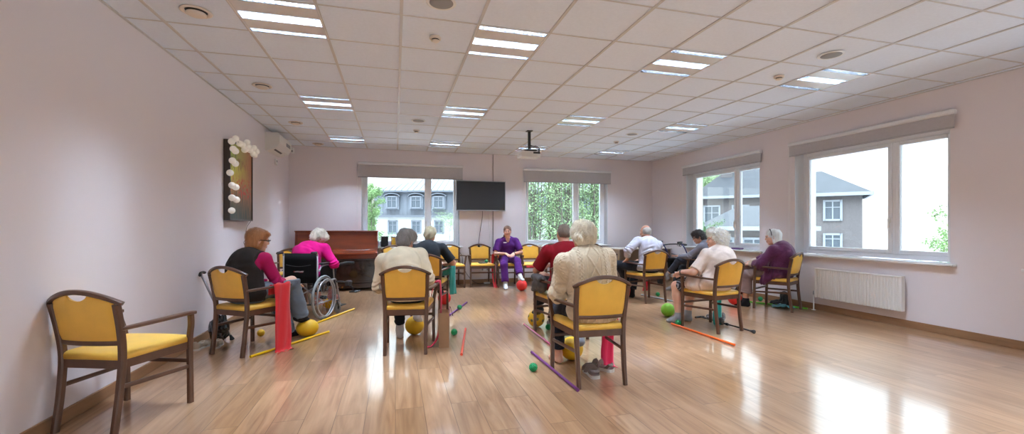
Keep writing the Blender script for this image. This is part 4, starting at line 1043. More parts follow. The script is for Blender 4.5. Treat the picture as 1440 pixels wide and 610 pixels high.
    if g('face', True):
        for s in (-1, 1):
            c = Hm(s*.031, .0775, .010); b = MB(); b.sphere(c, .0125*hs_, 14, 10); b.obj('eye', M_eyew, root, smooth=True)
            b = MB(); b.sphere(Hm(s*.031, .0855, .0095), (.0066, .0055, .0066), 10, 8); b.obj('iris', M_iris, root, smooth=True)
            b = MB(); b.sweep([Hm(s*.013, .0975, .029), Hm(s*.030, .0935, .033), Hm(s*.046, .083, .029)], [(.0018, .003), (.0018, .003), (.0014, .002)]); b.obj('eyebrow', g('brow', mat('brow_grey', (150, 130, 115), .8)), root, smooth=True)
    ctx = dict(root=root, Hd=Hd, Rh=Rh, Hm=Hm, hs=hs_, Nk=Nk, Pv=Pv, Wst=Wst, Cst=Cst, up=up_t, side=side, frt=frt, Rt=Rt, Sh=Sh, arms=arms, legs=legs, lo=lo, hi=hi, h=h, torso=torso, arm_r=arm_r, leg_r=leg_r, B=B, cfg=cfg)
    return ctx
def foot(S, an, fd, fu, fs, gr=0):
    hl = an-fu*.045-fd*.025; bl = an+fd*.115-fu*.062; te = an+fd*.165-fu*.066
    S.cap(an, hl, .033+gr, .028+gr, k=.02); S.cap(hl, bl+fs*.015, .026+gr, .021+gr, k=.02); S.cap(hl, bl-fs*.018, .026+gr, .020+gr, k=.02)
    S.cap(an+fd*.01, bl, .032+gr, .022+gr, k=.03); S.cap(bl+fs*.012, te+fs*.010, .020+gr, .014+gr, k=.012); S.cap(bl-fs*.018, te-fs*.016-fd*.012, .019+gr, .012+gr, k=.012)

def top(c, name, m, gr=.012, hem=-.06, sleeve=1.0, cuffcut=True, neckcut=.035, wr=.003, seed=1, sl_gr=.012, vneck=False, collar=0, open_front=False, drape=None, sleeves=True, forearm=.0, h=None, hem_flare=.0, armhole=0):
    """shirt or jumper. sleeve: 1 = wrist, .5 = elbow, below .5 = part of the upper arm. hem: offset from the pelvis centre"""
    S = SDF(c['lo'], c['hi'], h or c['h']); c['torso'](S, gr)
    B = c['B']; ar = c['arm_r']
    for s in (-1, 1):
        a, el, w = c['arms'][s]
        if not sleeves: 
            continue
        if sleeve > .5:
            t = (sleeve-.5)*2; e2 = el+(w-el)*t
            S.cap(a, el, ar[0]*B**.5+sl_gr+.006, ar[1]*B**.5+sl_gr+.004, k=.03); S.cap(el, e2, ar[1]*B**.5+sl_gr+.003, ar[2]+sl_gr+forearm, k=.02)
            if cuffcut: S.cutbox(e2, (e2-el), .09)
            S.fold(el, .12, wr*1.6, 22, (w-a), seed+s)
        else:
            t = sleeve*2; e2 = a+(el-a)*t; S.cap(a, e2+(el-a)*.03, ar[0]*B**.5+sl_gr+.010, ar[0]*B**.5+sl_gr+.014, k=.03); S.cutbox(e2, (el-a), .11)
    S.noise(wr, 5.5, seed, (1, 1, .55))
    S.fold(c['Wst']-c['frt']*.05, .22, wr*1.8, 9, c['up']+c['side']*.3, seed+3)
    if armhole:
        for s in (-1, 1): S.cutbox(c['Sh'][s]-c['side']*s*armhole, c['side']*s+c['frt']*.15, .15)
    S.plane(c['Pv']+V3(0, 0, hem), (0, 0, -1))
    if neckcut is not None:
        n = c['Nk']+c['up']*.0
        S.cap(n-c['up']*.10+c['frt']*.02, n+c['up']*.10, .048+.02, .062, k=.004, mode='-') if not collar else None
        if vneck: S.cap(n+c['frt']*.085+c['up']*.015, n+c['frt']*.135-c['up']*.085, .050, .012, k=.003, mode='-')
    if collar:
        hd = c['Hm'](0, -.022, -.06)
        S.cap(c['Nk']-c['up']*.02, c['Nk']+(hd-c['Nk']).normalized()*collar, .066, .063, k=.012); S.cutbox(c['Nk']+(hd-c['Nk']).normalized()*collar, (hd-c['Nk']), .09)
    return S.obj(name, m, c['root'])
def trousers(c, name, m, gr=.012, length=1.0, wr=.0035, seed=2, wide=.0, waist=.09):
    S = SDF(c['lo'], c['hi'], c['h']); B = c['B']; lr = c['leg_r']; Pv = c['Pv']
    S.ell(Pv+V3(0, 0, -.01), (.168*B+gr, .118*B+gr, .118+gr), None, .04); S.ell(Pv+V3(0, -.02, -.03), (.170*B+gr, .115*B+gr, .085+gr), None, .04)
    for s in (-1, 1):
        p, kn, an = c['legs'][s]; t = (length-.5)*2
        S.cap(p, kn, lr[0]*B**.5+gr, lr[1]+gr+.004+wide*.4, k=.04)
        if length > .5:
            e = kn+(an-kn)*t; S.cap(kn, e, lr[1]+gr+wide*.4, lr[2]+gr+.008+wide, k=.025); S.cutbox(e, an-kn, .12)
            S.fold(e, .13, wr*1.4, 20, (an-kn), seed+s)
        else: e = p+(kn-p)*length*2; S.cutbox(e, kn-p, .14)
        S.fold(kn, .13, wr*1.4, 15, (an-p), seed+s*2); S.fold(p, .14, wr*1.3, 14, (kn-p), seed+s*5)
    S.noise(wr, 6, seed, (1, 1, 1)); S.plane(Pv+V3(0, 0, waist), (0, 0, 1))
    return S.obj(name, m, c['root'])
def sock(c, name, m, s, top_t=.75, gr=.005, shoe=False):
    an = c['legs'][s][2]; kn = c['legs'][s][1]; fd, fu, fs = c['cfg']['_fd%d' % s]
    lo = [min(an[i], (an+fd*.2)[i])-.16 for i in range(3)]; hi = [max(an[i], (an+fd*.2)[i])+.16 for i in range(3)]; hi[2] = max(hi[2], an[2]+.3)
    S = SDF(lo, hi, .005); foot(S, an, fd, fu, fs, gr); e = kn+(an-kn)*top_t; S.cap(an, e, c['leg_r'][2]+gr, c['leg_r'][2]+gr+(.012 if top_t < .7 else .003), k=.02); S.cutbox(e, kn-an, .08)
    S.noise(.0012, 12, 4)
    if shoe: S.noise(.0005, 9, 4)
    return S.obj(name, m, c['root'])
def hair(c, name, m, blobs, amp=.004, freq=16, seed=1, cuts=(), stretch=(1, 1, 1), h=.005, k=.02, oct=3, locks=7000, lock_len=.030, lift=.004, curl=1.0):
    H = c['Hd']; S = SDF([H[i]-.24 for i in range(3)], [H[i]+.24 for i in range(3)], h); sc_ = c['hs']
    for b in blobs:
        if len(b) == 2: S.ell(c['Hm'](*b[0]), tuple(q*sc_ for q in b[1]), c['Rh'], k)
        else: S.cap(c['Hm'](*b[0]), c['Hm'](*b[1]), b[2], b[3], k)
    for cb in cuts: S.ell(c['Hm'](*cb[0]), tuple(q*sc_ for q in cb[1]), c['Rh'], .012, '-')
    S.noise(amp, freq, seed, stretch, oct)
    me = S.mesh(name, m, smooth=0)
    # fine locks of hair standing a little off the surface
    n = len(me.vertices); V = np.zeros(n*3, np.float32); me.vertices.foreach_get('co', V); V = V.reshape(-1, 3); N = np.zeros(n*3, np.float32); me.vertices.foreach_get('normal', N); N = N.reshape(-1, 3)
    rs = np.random.RandomState(seed+7); k_ = rs.choice(n, min(n, locks)); P_ = V[k_]; Q_ = N[k_]
    crown = np.array(c['Hm'](0, -.03, .13)); d = P_-crown; d[:, 2] -= .03; d += rs.normal(size=d.shape)*.035*curl; d -= Q_*(d*Q_).sum(1)[:, None]; d /= np.linalg.norm(d, axis=1)[:, None]+1e-6
    L_ = (lock_len*rs.uniform(.6, 1.3, len(P_)))[:, None]; sd = np.cross(d, Q_); w_ = .0011
    a0 = P_-Q_*.002; a1 = P_+d*L_*.5+Q_*lift*.8; a2 = P_+d*L_+Q_*lift*.6-np.array([0, 0, 1.0])*L_*.08+rs.normal(size=P_.shape)*.002*curl
    VV = np.stack([a0-sd*w_, a0+sd*w_, a1-sd*w_, a1+sd*w_, a2], 1).reshape(-1, 3); base = n+np.arange(len(P_))*5
    FV = [list(me.polygons[i].vertices) for i in range(len(me.polygons))] if False else None
    lv = np.zeros(len(me.loops), np.int32); me.loops.foreach_get('vertex_index', lv)
    q = np.stack([base, base+1, base+3, base+2], 1); t = np.stack([base+2, base+3, base+4], 1)
    m2 = bpy.data.meshes.new(name); m2.vertices.add(n+len(VV)); m2.vertices.foreach_set('co', np.concatenate([V, VV]).astype(np.float32).ravel())
    nl0 = len(lv); loops = np.concatenate([lv, q.ravel(), t.ravel()]).astype(np.int32); m2.loops.add(len(loops)); m2.loops.foreach_set('vertex_index', loops)
    st = np.concatenate([np.arange(nl0//4)*4, nl0+np.arange(len(q))*4, nl0+len(q)*4+np.arange(len(t))*3]).astype(np.int32)
    m2.polygons.add(len(st)); m2.polygons.foreach_set('loop_start', st); m2.update(calc_edges=True); m2.polygons.foreach_set('use_smooth', np.ones(len(st), bool)); m2.materials.append(m); m2.update()
    o = bpy.data.objects.new(name, m2); C.objects.link(o); o.parent = c['root']; bpy.data.meshes.remove(me)
    return o
def hairmat(name, rgb, st=(1, 1, .25), bump=1.0, var=.18): return mat(name, rgb, .55, var=var, vscale=26, bump=bump, bscale=110, bstretch=st, sheen=.3, spec=.35)
def band_strip(name, lab, cat, path, w, m, wdir, th=.002, group=None):
    """a soft cloth band following a path, w wide along wdir"""
    b = MB(); P = spline(path, 6); wd = Vector(wdir).normalized(); rs = random.Random(len(path)); n = 8; vs = []; fs = []
    for i, p in enumerate(P):
        t = (P[min(i+1, len(P)-1)]-P[max(i-1, 0)]).normalized(); nn = t.cross(wd).normalized()
        for k in range(n+1):
            q = k/n-.5; off = .008*math.sin(q*11+i*.25)*min(1, i/6); vs.append(p+wd*w*q*(1+.05*math.sin(i*.5))+nn*off)
    for i in range(len(P)-1):
        for k in range(n): fs.append((i*(n+1)+k, i*(n+1)+k+1, (i+1)*(n+1)+k+1, (i+1)*(n+1)+k))
    b.add(vs, fs); o = b.obj(name, m, None, smooth=True); md = o.modifiers.new('thickness', 'SOLIDIFY'); md.thickness = th
    return tag(o, lab, cat, group)
# ---- garment materials
def knit_mat():
    m = bpy.data.materials.new('cable_knit'); m.use_nodes = True; nt = m.node_tree; b = nt.nodes['Principled BSDF']; L = nt.links.new
    tc = nt.nodes.new('ShaderNodeTexCoord'); sp = nt.nodes.new('ShaderNodeSeparateXYZ'); L(tc.outputs['Object'], sp.inputs[0])
    def M(op, a, b_=None, c=None):
        n = nt.nodes.new('ShaderNodeMath'); n.operation = op
        for i, v in enumerate((a, b_, c)):
            if v is None: continue
            if isinstance(v, (int, float)): n.inputs[i].default_value = v
            else: L(v, n.inputs[i])
        return n.outputs[0]
    x, z = sp.outputs[0], sp.outputs[2]
    # alternating columns of cables across the body
    ph = M('MULTIPLY', x, 2*PI/.062); col = M('COSINE', ph); mask = M('GREATER_THAN', col, -.15)
    tw = M('SINE', M('ADD', M('MULTIPLY', z, 2*PI/.042), M('MULTIPLY', M('SINE', M('MULTIPLY', x, 2*PI/.031)), 1.6)))
    cable = M('MULTIPLY', M('MULTIPLY', M('ADD', M('MULTIPLY', tw, .5), .6), mask), M('ABSOLUTE', col))
    # centre panel: lattice of diamonds
    dx = M('ABSOLUTE', M('SUBTRACT', M('FRACT', M('MULTIPLY', M('ADD', x, z), 5.2)), .5)); dz = M('ABSOLUTE', M('SUBTRACT', M('FRACT', M('MULTIPLY', M('SUBTRACT', x, z), 5.2)), .5))
    dia = M('MAXIMUM', M('GREATER_THAN', dx, .43), M('GREATER_THAN', dz, .43))
    mid = M('LESS_THAN', M('ABSOLUTE', x), .062)
    hgt = M('ADD', M('MULTIPLY', cable, M('SUBTRACT', 1, mid)), M('MULTIPLY', dia, mid))
    bp = nt.nodes.new('ShaderNodeBump'); bp.inputs['Strength'].default_value = 1; bp.inputs['Distance'].default_value = .009; L(hgt, bp.inputs['Height'])
    n = nt.nodes.new('ShaderNodeTexWave'); n.inputs['Scale'].default_value = 60; n.inputs['Distortion'].default_value = 3; L(tc.outputs['Object'], n.inputs['Vector'])
    bp2 = nt.nodes.new('ShaderNodeBump'); bp2.inputs['Strength'].default_value = .35; bp2.inputs['Distance'].default_value = .003; L(n.outputs['Fac'], bp2.inputs['Height']); L(bp.outputs['Normal'], bp2.inputs['Normal'])
    L(bp2.outputs['Normal'], b.inputs['Normal']); b.inputs['Base Color'].default_value = (*lin((206, 188, 160)), 1); b.inputs['Roughness'].default_value = .95; b.inputs['Sheen Weight'].default_value = .3
    return m
def cloth(name, rgb, bump=.25, bscale=220, var=.06, vs=14, **k): return mat(name, rgb, .9, spec=.15, var=var, vscale=vs, bump=bump, bscale=bscale, sheen=.04, **k)
def stripe_mat(name, base, line):
    m = bpy.data.materials.new(name); m.use_nodes = True; nt = m.node_tree; b = nt.nodes['Principled BSDF']; L = nt.links.new
    tc = nt.nodes.new('ShaderNodeTexCoord'); w = nt.nodes.new('ShaderNodeTexWave'); w.inputs['Scale'].default_value = 22; L(tc.outputs['Object'], w.inputs['Vector'])
    r = nt.nodes.new('ShaderNodeMapRange'); r.inputs['From Min'].default_value = .62; r.inputs['From Max'].default_value = .75; L(w.outputs['Fac'], r.inputs['Value'])
    mx = nt.nodes.new('ShaderNodeMix'); mx.data_type = 'RGBA'; L(r.outputs[0], mx.inputs[0]); mx.inputs[6].default_value = (*lin(base), 1); mx.inputs[7].default_value = (*lin(line), 1)
    L(mx.outputs[2], b.inputs['Base Color']); b.inputs['Roughness'].default_value = .85; return m
CH['wheel'] = (-1.20, 6.37, -20)
def w2l(key, p):
    X_, Y_, a = CH[key][:3]; a = rad(a); dx, dy = p[0]-X_, p[1]-Y_
    return (dx*math.cos(a)+dy*math.sin(a), -dx*math.sin(a)+dy*math.cos(a), p[2])
FACECUT = [((0, .125, -.035), (.062, .062, .085))]
M_sockw = cloth('white_sock', (206, 204, 204)); M_sockg = cloth('grey_sock', (150, 150, 154)); M_sockb = cloth('black_sock', (34, 34, 38))
# -- cable-knit jumper, nearest
c = make_person('person', 'knit', 'person with fluffy white hair in a cream cable-knit jumper, seen from behind, nearest', dict(
    head=w2l('knit', (1.525, 3.37, 1.17)), hrot=(2, -6, 2), pelvis=(0, -.06, .585), hunch=.035, sw=.172, vox=.0055, bulk=1.06,
    handL=(-.17, .27, .66), handR=(.19, .28, .66), poleL=(-.5, -.7, -.6), poleR=(.5, -.7, -.6), hdirL=(.35, 1, -.2), hdirR=(-.35, 1, -.2),
    footL=(-.14, .38, .085), footR=(.055, .345, .235), footpitch={1: -18, -1: 0}, face=False))
def knit_top(c):
    S = SDF(c['lo'], c['hi'], .0045); c['torso'](S, .028, .05); B = c['B']
    for s in (-1, 1):
        a, el, w = c['arms'][s]; S.cap(a, el, .068, .066, k=.05); S.cap(el, el+(w-el)*.97, .066, .045, k=.03); S.cap(w+(el-w)*.22, w+(el-w)*.02, .038, .036, k=.006); S.cutbox(w+(el-w)*.02, w-el, .09)
        S.fold(el, .16, .006, 12, (w-a), 3+s)
    S.ell(c['Pv']+V3(0, -.03, -.02), (.205, .150, .10), None, .04)
    hd = c['Hm'](0, -.022, -.06); n = (hd-c['Nk']).normalized(); S.cap(c['Nk']-n*.03, c['Nk']+n*.062, .078, .064, k=.012); S.cutbox(c['Nk']+n*.062, n, .10)
    sl, X, Y, Z = S._box(S.lo, S.lo+S.n*S.h)
    # cables: twisted columns; lattice of diamonds down the spine
    cx = c['Cst'][0]; x = X-cx; z = Z+Y*.15
    colw = .064; u_ = np.where(np.abs(x) < .175, np.abs(x), .9+np.broadcast_to(Y, (1,)+Y.shape[1:])*1.0+0*x); ph = (u_-.075)/colw; fr = ph-np.floor(ph)-.5; inp = (np.abs(x) > .072)
    br = np.abs(fr) < .30; s1 = np.sin(2*PI*z/.062+np.floor(ph)*1.3); strand = np.exp(-((fr-.14*s1)/.09)**2)+np.exp(-((fr+.14*s1)/.09)**2)
    rope = np.minimum(strand, 1.1)*br+.5*np.exp(-((np.abs(fr)-.43)/.035)**2)
    w_ = .055*np.abs(((z/.20) % 1)-.5)*2; dia = np.exp(-((np.abs(x)-w_)/.0075)**2)+.6*np.exp(-((np.abs(x)-.066)/.005)**2)
    moss = .25*np.sin(2*PI*x/.018)*np.sin(2*PI*z/.018)
    S.F -= (.0088*np.clip(np.abs(np.abs(x)-.178)/.03, 0, 1)*np.where(inp, rope, dia+moss*(np.abs(x) < w_))).astype(np.float32)
    S.noise(.0035, 4.5, 8)
    S.plane(c['Pv']+V3(0, 0, -.10), (0, 0, -1))
    return S.obj('jumper', mat('cream_knit', (212, 194, 166), .95, spec=.1, var=.06, vscale=40, bump=.35, bscale=260, sheen=.3), c['root'], smooth=0)
knit_top(c)
trousers(c, 'trousers', cloth('black_speckled', (36, 36, 44), var=.5, vs=60), length=.93, seed=4)
sock(c, 'sock', M_sockg, 1, .80)
hair(c, 'hair', hairmat('hair_cream', (246, 234, 210)), [((0, -.030, .040), (.104, .112, .100)), ((0, -.075, -.015), (.092, .065, .080)), ((.0, -.075, -.035), (.070, .045, .040))], amp=.006, freq=11, lift=.009, curl=1.8, locks=11000, lock_len=.028, seed=3, cuts=FACECUT+[((-.085, .03, -.05), (.02, .03, .03)), ((.085, .03, -.05), (.02, .03, .03))], stretch=(1, 1, .6))
# -- dark vest, left
c = make_person('person', 'vest', 'person with auburn hair and sunglasses in a dark vest and magenta sleeves', dict(
    head=w2l('vest', (-1.40, 5.10, 1.10)), hrot=(-30, -8, 0), pelvis=(0, -.04, .585), hunch=.07, bulk=1.05, vox=.0055, sw=.15, shf=.03,
    handL=(-.10, .30, .64), handR=(.10, .40, .63), poleL=(-1, -.6, -.3), poleR=(.5, -.8, -.6), hdirR=(.3, 1, -.25), hdirL=(.2, 1, -.2), curlR=.25,
    footL=(.00, .46, .085), footR=(.15, .50, .27), footpitch={1: -22}, footyaw={-1: 0, 1: -5}, brow=mat('brow_brown', (120, 76, 50), .8)))
top(c, 'jumper', cloth('magenta_knit', (168, 28, 84)), gr=.010, hem=-.03, collar=.0, neckcut=None, sl_gr=.014, wr=.004)
top(c, 'vest', cloth('charcoal_fleece', (44, 38, 35), bump=.4, bscale=150), gr=.026, hem=-.08, sleeves=False, neckcut=None, collar=.025, seed=6, wr=.005, armhole=.012)
trousers(c, 'trousers', cloth('grey_denim', (112, 122, 134)), length=1.03, wide=.030, seed=7, gr=.012, wr=.0035)
for s in (-1, 1): sock(c, 'shoe', cloth('dark_slipper', (40, 36, 38), var=.6, vs=40), s, .95, gr=.010)
M_aub = hairmat('hair_auburn', (172, 112, 64))
hair(c, 'hair', M_aub, [((0, -.022, .040), (.088, .106, .100)), ((0, -.060, -.035), (.080, .058, .085)), ((.066, -.015, -.02), (.026, .052, .065)), ((-.066, -.015, -.02), (.026, .052, .065)), ((0, .05, .085), (.06, .05, .035))], amp=.0035, freq=9, seed=5, cuts=FACECUT+[((.092, .012, -.012), (.022, .024, .045)), ((-.092, .012, -.012), (.022, .024, .045))], stretch=(1.6, 1.6, .3))
gl = MB(); Hm = c['Hm']
for s in (-1, 1):
    gl.sweep([Hm(s*.058, .090, .012), Hm(s*.079, .055, .014), Hm(s*.080, .0, .010), Hm(s*.078, -.01, .0)], [(.002, .005)]*4)
    gl.sweep([Hm(s*.010, .116, .018), Hm(s*.034, .114, .020), Hm(s*.058, .098, .014)], [(.002, .005)]*3); gl.add([Hm(s*.010, .113, .018), Hm(s*.056, .100, .016), Hm(s*.050, .100, -.016), Hm(s*.018, .110, -.018)], [(0, 1, 2, 3)])
gl.sweep([Hm(-.012, .116, .016), Hm(.012, .116, .016)], (.002, .003)); gl.obj('sunglasses', mat('dark_lens', (46, 34, 30), .15), c['root'])
# -- cream jumper, from behind
c = make_person('person', 'cream', 'person with grey hair in a smooth cream jumper, hunched forward, seen from behind', dict(
    head=w2l('cream', (.115, 4.86, 1.095)), hrot=(-20, -22, 8), hunch=.07, bulk=1.10, pelvis=(0, -.055, .59), sw=.175, vox=.006, shf=.02,
    handL=(-.14, .28, .66), handR=(.10, .30, .66), poleL=(-.7, -.5, -.5), poleR=(.45, -.7, -.6), footL=(-.14, .42, .085), footR=(.05, .44, .265), footpitch={1: -20}))
top(c, 'jumper', cloth('cream_fleece', (216, 200, 172), bump=.3), gr=.026, hem=-.08, collar=.025, neckcut=None, sl_gr=.026, wr=.005, seed=11, forearm=.012)
trousers(c, 'trousers', cloth('black_trouser', (34, 34, 38)), length=.9, seed=12)
sock(c, 'sock', M_sockw, 1, .82); sock(c, 'sock', M_sockw, -1, .82)
hair(c, 'hair', hairmat('hair_grey', (150, 142, 136)), [((0, -.024, .038), (.090, .108, .100)), ((0, -.070, -.015), (.082, .058, .075)), ((0, .02, .09), (.07, .07, .05)), ((.05, .05, .07), (.04, .04, .04))], amp=.007, freq=13, seed=13, cuts=FACECUT+[((.085, .02, -.02), (.022, .03, .03))], stretch=(1, 1, .6))
# -- black T-shirt
c = make_person('person', 'tee', 'person with short white hair in a black T-shirt, seen from behind by the first window', dict(
    head=w2l('tee', (.50, 6.52, 1.12)), hrot=(-8, -14, 4), hunch=.06, bulk=1.12, sw=.185, pelvis=(0, -.05, .59), handL=(-.16, .26, .68), handR=(.20, .24, .68), poleL=(-1, -.4, -.3), poleR=(1, -.6, -.4),
    hdirR=(-.1, 1, 0), footL=(-.12, .42, .085), footR=(.10, .50, .27), footpitch={1: -20}, face=False))
top(c, 'tee_shirt', cloth('black_jersey', (40, 42, 46)), gr=.018, hem=-.08, sleeve=.42, sl_gr=.012, seed=15, neckcut=.03)
trousers(c, 'trousers', cloth('black_trouser', (34, 34, 38)), length=.95, seed=16)
for s in (-1, 1): sock(c, 'sock', M_sockb, s, .85)
hair(c, 'hair', hairmat('hair_blond_white', (218, 204, 172)), [((0, -.020, .045), (.086, .104, .094)), ((0, -.065, .0), (.078, .055, .07)), ((0, .03, .09), (.065, .06, .05))], amp=.004, freq=12, seed=17, cuts=FACECUT+[((.085, .02, -.02), (.022, .03, .04)), ((-.085, .02, -.02), (.022, .03, .04))])
# -- red shirt
c = make_person('person', 'red', 'man with thin grey hair in a dark red polo shirt, seen from behind, elbow out', dict(
    head=w2l('red', (1.885, 4.68, 1.165)), hrot=(-4, -8, 3), hunch=.04, bulk=1.14, sw=.185, ua=.29, fa=.25, pelvis=(.01, -.06, .585), handL=(-.06, .22, .80), handR=(.17, .26, .68), poleL=(-1, -.45, -.35), poleR=(1, -.5, -.3),
    hdirL=(.6, .6, -.1), footL=(-.15, .36, .275), footR=(.06, .42, .085), footpitch={-1: -20}, neck_r=.058, face=False))
top(c, 'polo_shirt', cloth('dark_red_pique', (140, 24, 36), bump=.2), gr=.022, hem=-.09, sleeve=.40, sl_gr=.016, seed=19, collar=.035, neckcut=None, wr=.004)
trousers(c, 'trousers', cloth('charcoal_trouser', (58, 56, 56)), length=.97, seed=20, wide=.012)
for s in (-1, 1): sock(c, 'shoe', mat('black_leather', (30, 30, 32), .4, bump=.2), s, .97, gr=.011)
hair(c, 'hair', hairmat('hair_thin_grey', (142, 126, 112), bump=.6), [((0, -.040, .012), (.080, .082, .072)), ((0, -.016, .032), (.0745, .0945, .0885))], amp=.0018, freq=16, seed=21, cuts=[((0, .10, .02), (.09, .085, .11)), ((.085, .01, -.03), (.025, .04, .05)), ((-.085, .01, -.03), (.025, .04, .05))], h=.0045, lock_len=.016, lift=.001)
# -- pale striped shirt, balding
c = make_person('person', 'stripe', 'balding person in a pale striped shirt leaning on the left knee, seen from behind', dict(
    head=w2l('stripe', (4.17, 6.60, 1.16)), hrot=(6, -12, 6), hunch=.05, bulk=1.12, sw=.185, ua=.29, fa=.25, pelvis=(0, -.06, .59), handL=(-.27, .14, .70), handR=(.12, .30, .66), poleL=(-1, -.7, .1), poleR=(1, -.5, -.3),
    hdirL=(-.1, .7, -.6), footL=(-.10, .40, .27), footR=(-.02, .36, .085), kpoleL=(-1, .5, .8), footpitch={-1: -20}, neck_r=.056, face=False))
top(c, 'shirt', stripe_mat('striped_cotton', (190, 187, 197), (172, 169, 184)), gr=.024, hem=-.07, sleeve=.80, sl_gr=.024, seed=23, collar=.03, neckcut=None, wr=.006)
trousers(c, 'trousers', cloth('dark_trouser', (38, 40, 48)), length=.92, seed=24, wide=.012)
for s in (-1, 1): sock(c, 'sock', M_sockb, s, .8)
hair(c, 'hair', hairmat('hair_silver', (196, 190, 184), bump=.6), [((0, -.038, .008), (.0825, .082, .080))], amp=.002, freq=16, seed=25, cuts=[((0, .10, .0), (.10, .095, .13)), ((0, .01, .125), (.066, .095, .060))], h=.0045, lock_len=.016, lift=.0015)
# -- grey cardigan by the window
c = make_person('person', 'grey', 'person with curly dark grey hair in a grey cardigan by the right window, legs stretched', dict(
    head=w2l('grey', (5.50, 6.92, 1.05)), hrot=(22, -16, 0), hunch=.05, bulk=1.0, sw=.155, pelvis=(0, -.02, .585), handL=(-.06, .42, .68), handR=(.06, .42, .68), poleL=(-1, -.6, -.5), poleR=(1, -.6, -.5),
    hdirL=(.3, 1, .2), hdirR=(-.3, 1, .2), footL=(-.05, .66, .30), footR=(.04, .56, .085), footpitch={-1: 20}, brow=mat('brow_dark', (70, 60, 56), .8)))
top(c, 'cardigan', cloth('grey_cardigan', (132, 130, 142)), gr=.022, hem=-.09, sl_gr=.018, seed=27, neckcut=None, collar=.015)
trousers(c, 'trousers', cloth('slate_trouser', (56, 58, 68)), length=.88, seed=28, gr=.014)
for s in (-1, 1): sock(c, 'sock', M_sockg, s, .8)
hair(c, 'hair', hairmat('hair_dark_curl', (74, 68, 68), (1, 1, 1)), [((0, -.020, .045), (.092, .108, .098)), ((0, -.07, -.01), (.085, .06, .08)), ((0, .045, .085), (.07, .055, .045)), ((.05, -.03, .10), (.05, .05, .04)), ((-.06, .0, .09), (.04, .05, .04))], amp=.009, freq=16, lift=.008, curl=3.5, seed=29, cuts=FACECUT)
b = MB(); w_ = c['arms'][-1][2]; b.box(-.035, .035, -.006, .006, -.02, .10, bev=.004); o = b.obj('mobile_phone', M_black, None); o.location = loc2w('grey', -.03, .48, .705); o.rotation_euler = (rad(-75), 0, rad(38)); tag(o, 'small black phone in the hands of the person in the grey cardigan', 'phone')
# -- white curls, pale blouse, bare legs
c = make_person('person', 'shorts', 'person with fluffy white curls in a pale blouse and shorts with bare legs', dict(
    head=w2l('shorts', (3.86, 4.54, 1.08)), hrot=(52, 0, 0), shd=.085, hunch=.05, bulk=1.18, sw=.165, pelvis=(0, -.03, .59), handL=(-.23, .27, .675), handR=(-.02, .37, .66), poleL=(-.6, -.8, -.5), poleR=(1, -.5, -.4), bust=True, belly=.03,
    hdirL=(.25, 1, -.35), hdirR=(-.4, 1, -.45), footL=(-.21, .33, .085), footR=(.02, .40, .085), leg_r=(.082, .062, .038), arm_r=(.050, .042, .028), footyaw={-1: 14, 1: 4}, vox=.006, skin=M_skin2, brow=mat('brow_grey', (150, 130, 115), .8)))
def blouse(c):
    S = SDF(c['lo'], c['hi'], .0055); c['torso'](S, .024, .05)
    for s in (-1, 1):
        a, el, w = c['arms'][s]; e2 = a+(el-a)*.86; S.cap(a, e2, .062, .070, k=.04); S.cutbox(e2, el-a, .12)
    P = c['Pv']; S.ell(P+V3(0, .02, -.03), (.225, .20, .13), None, .05); S.ell(P+V3(-.06, .16, -.02), (.16, .12, .09), None, .05)
    S.cap(P+V3(-.215, -.02, -.02), P+V3(-.215, .16, -.07), .03, .03, k=.05)
    hd = c['Hm'](0, -.022, -.06); n = (hd-c['Nk']).normalized(); S.cap(c['Nk']-n*.03, c['Nk']+n*.01, .068, .062, k=.012); S.cutbox(c['Nk']+n*.01, n, .09)
    S.ell(P+V3(-.16, .12, -.05), (.11, .17, .10), None, .05); S.fold(P+V3(-.2, .08, -.05), .28, .006, 11, (0.1, 1, .1), 2); S.noise(.004, 6, 4); S.plane(P+V3(0, 0, -.165), (0, 0, -1))
    return S.obj('blouse', mat('pale_blouse', (226, 208, 196), .85, var=.05, vscale=60, bump=.3, bscale=160), c['root'])
blouse(c)
trousers(c, 'shorts', stripe_mat('striped_shorts', (40, 40, 48), (150, 150, 154)), length=.44, gr=.016, seed=31)
for s in (-1, 1): sock(c, 'sock', M_sockg, s, .84)
hair(c, 'hair', hairmat('hair_white', (255, 252, 244), (1, 1, 1)), [((0, -.044, .045), (.102, .112, .106)), ((0, -.085, -.015), (.090, .062, .085)), ((0, .04, .10), (.075, .06, .055)), ((.06, -.05, -.01), (.045, .06, .065)), ((-.06, -.055, -.01), (.045, .055, .065))], amp=.0085, freq=17, lift=.010, curl=3.5, locks=11000, seed=33, cuts=[((0, .125, -.045), (.085, .074, .085)), ((.05, .10, -.05), (.05, .05, .07)), ((-.05, .10, -.05), (.05, .05, .07))])
b = MB(); a, el, w = c['arms'][-1]; p = w+(el-w)*.06; Mq = (w-el).to_track_quat('Z', 'Y').to_matrix().to_4x4(); Mq.translation = p; b.lathe([(.030, -.012), (.034, -.010), (.034, .010), (.030, .012)], 20, M=Mq); o = b.obj('wristwatch', mat('watch_dark', (60, 58, 62), .3, metal=.5), c['root'], smooth=True)
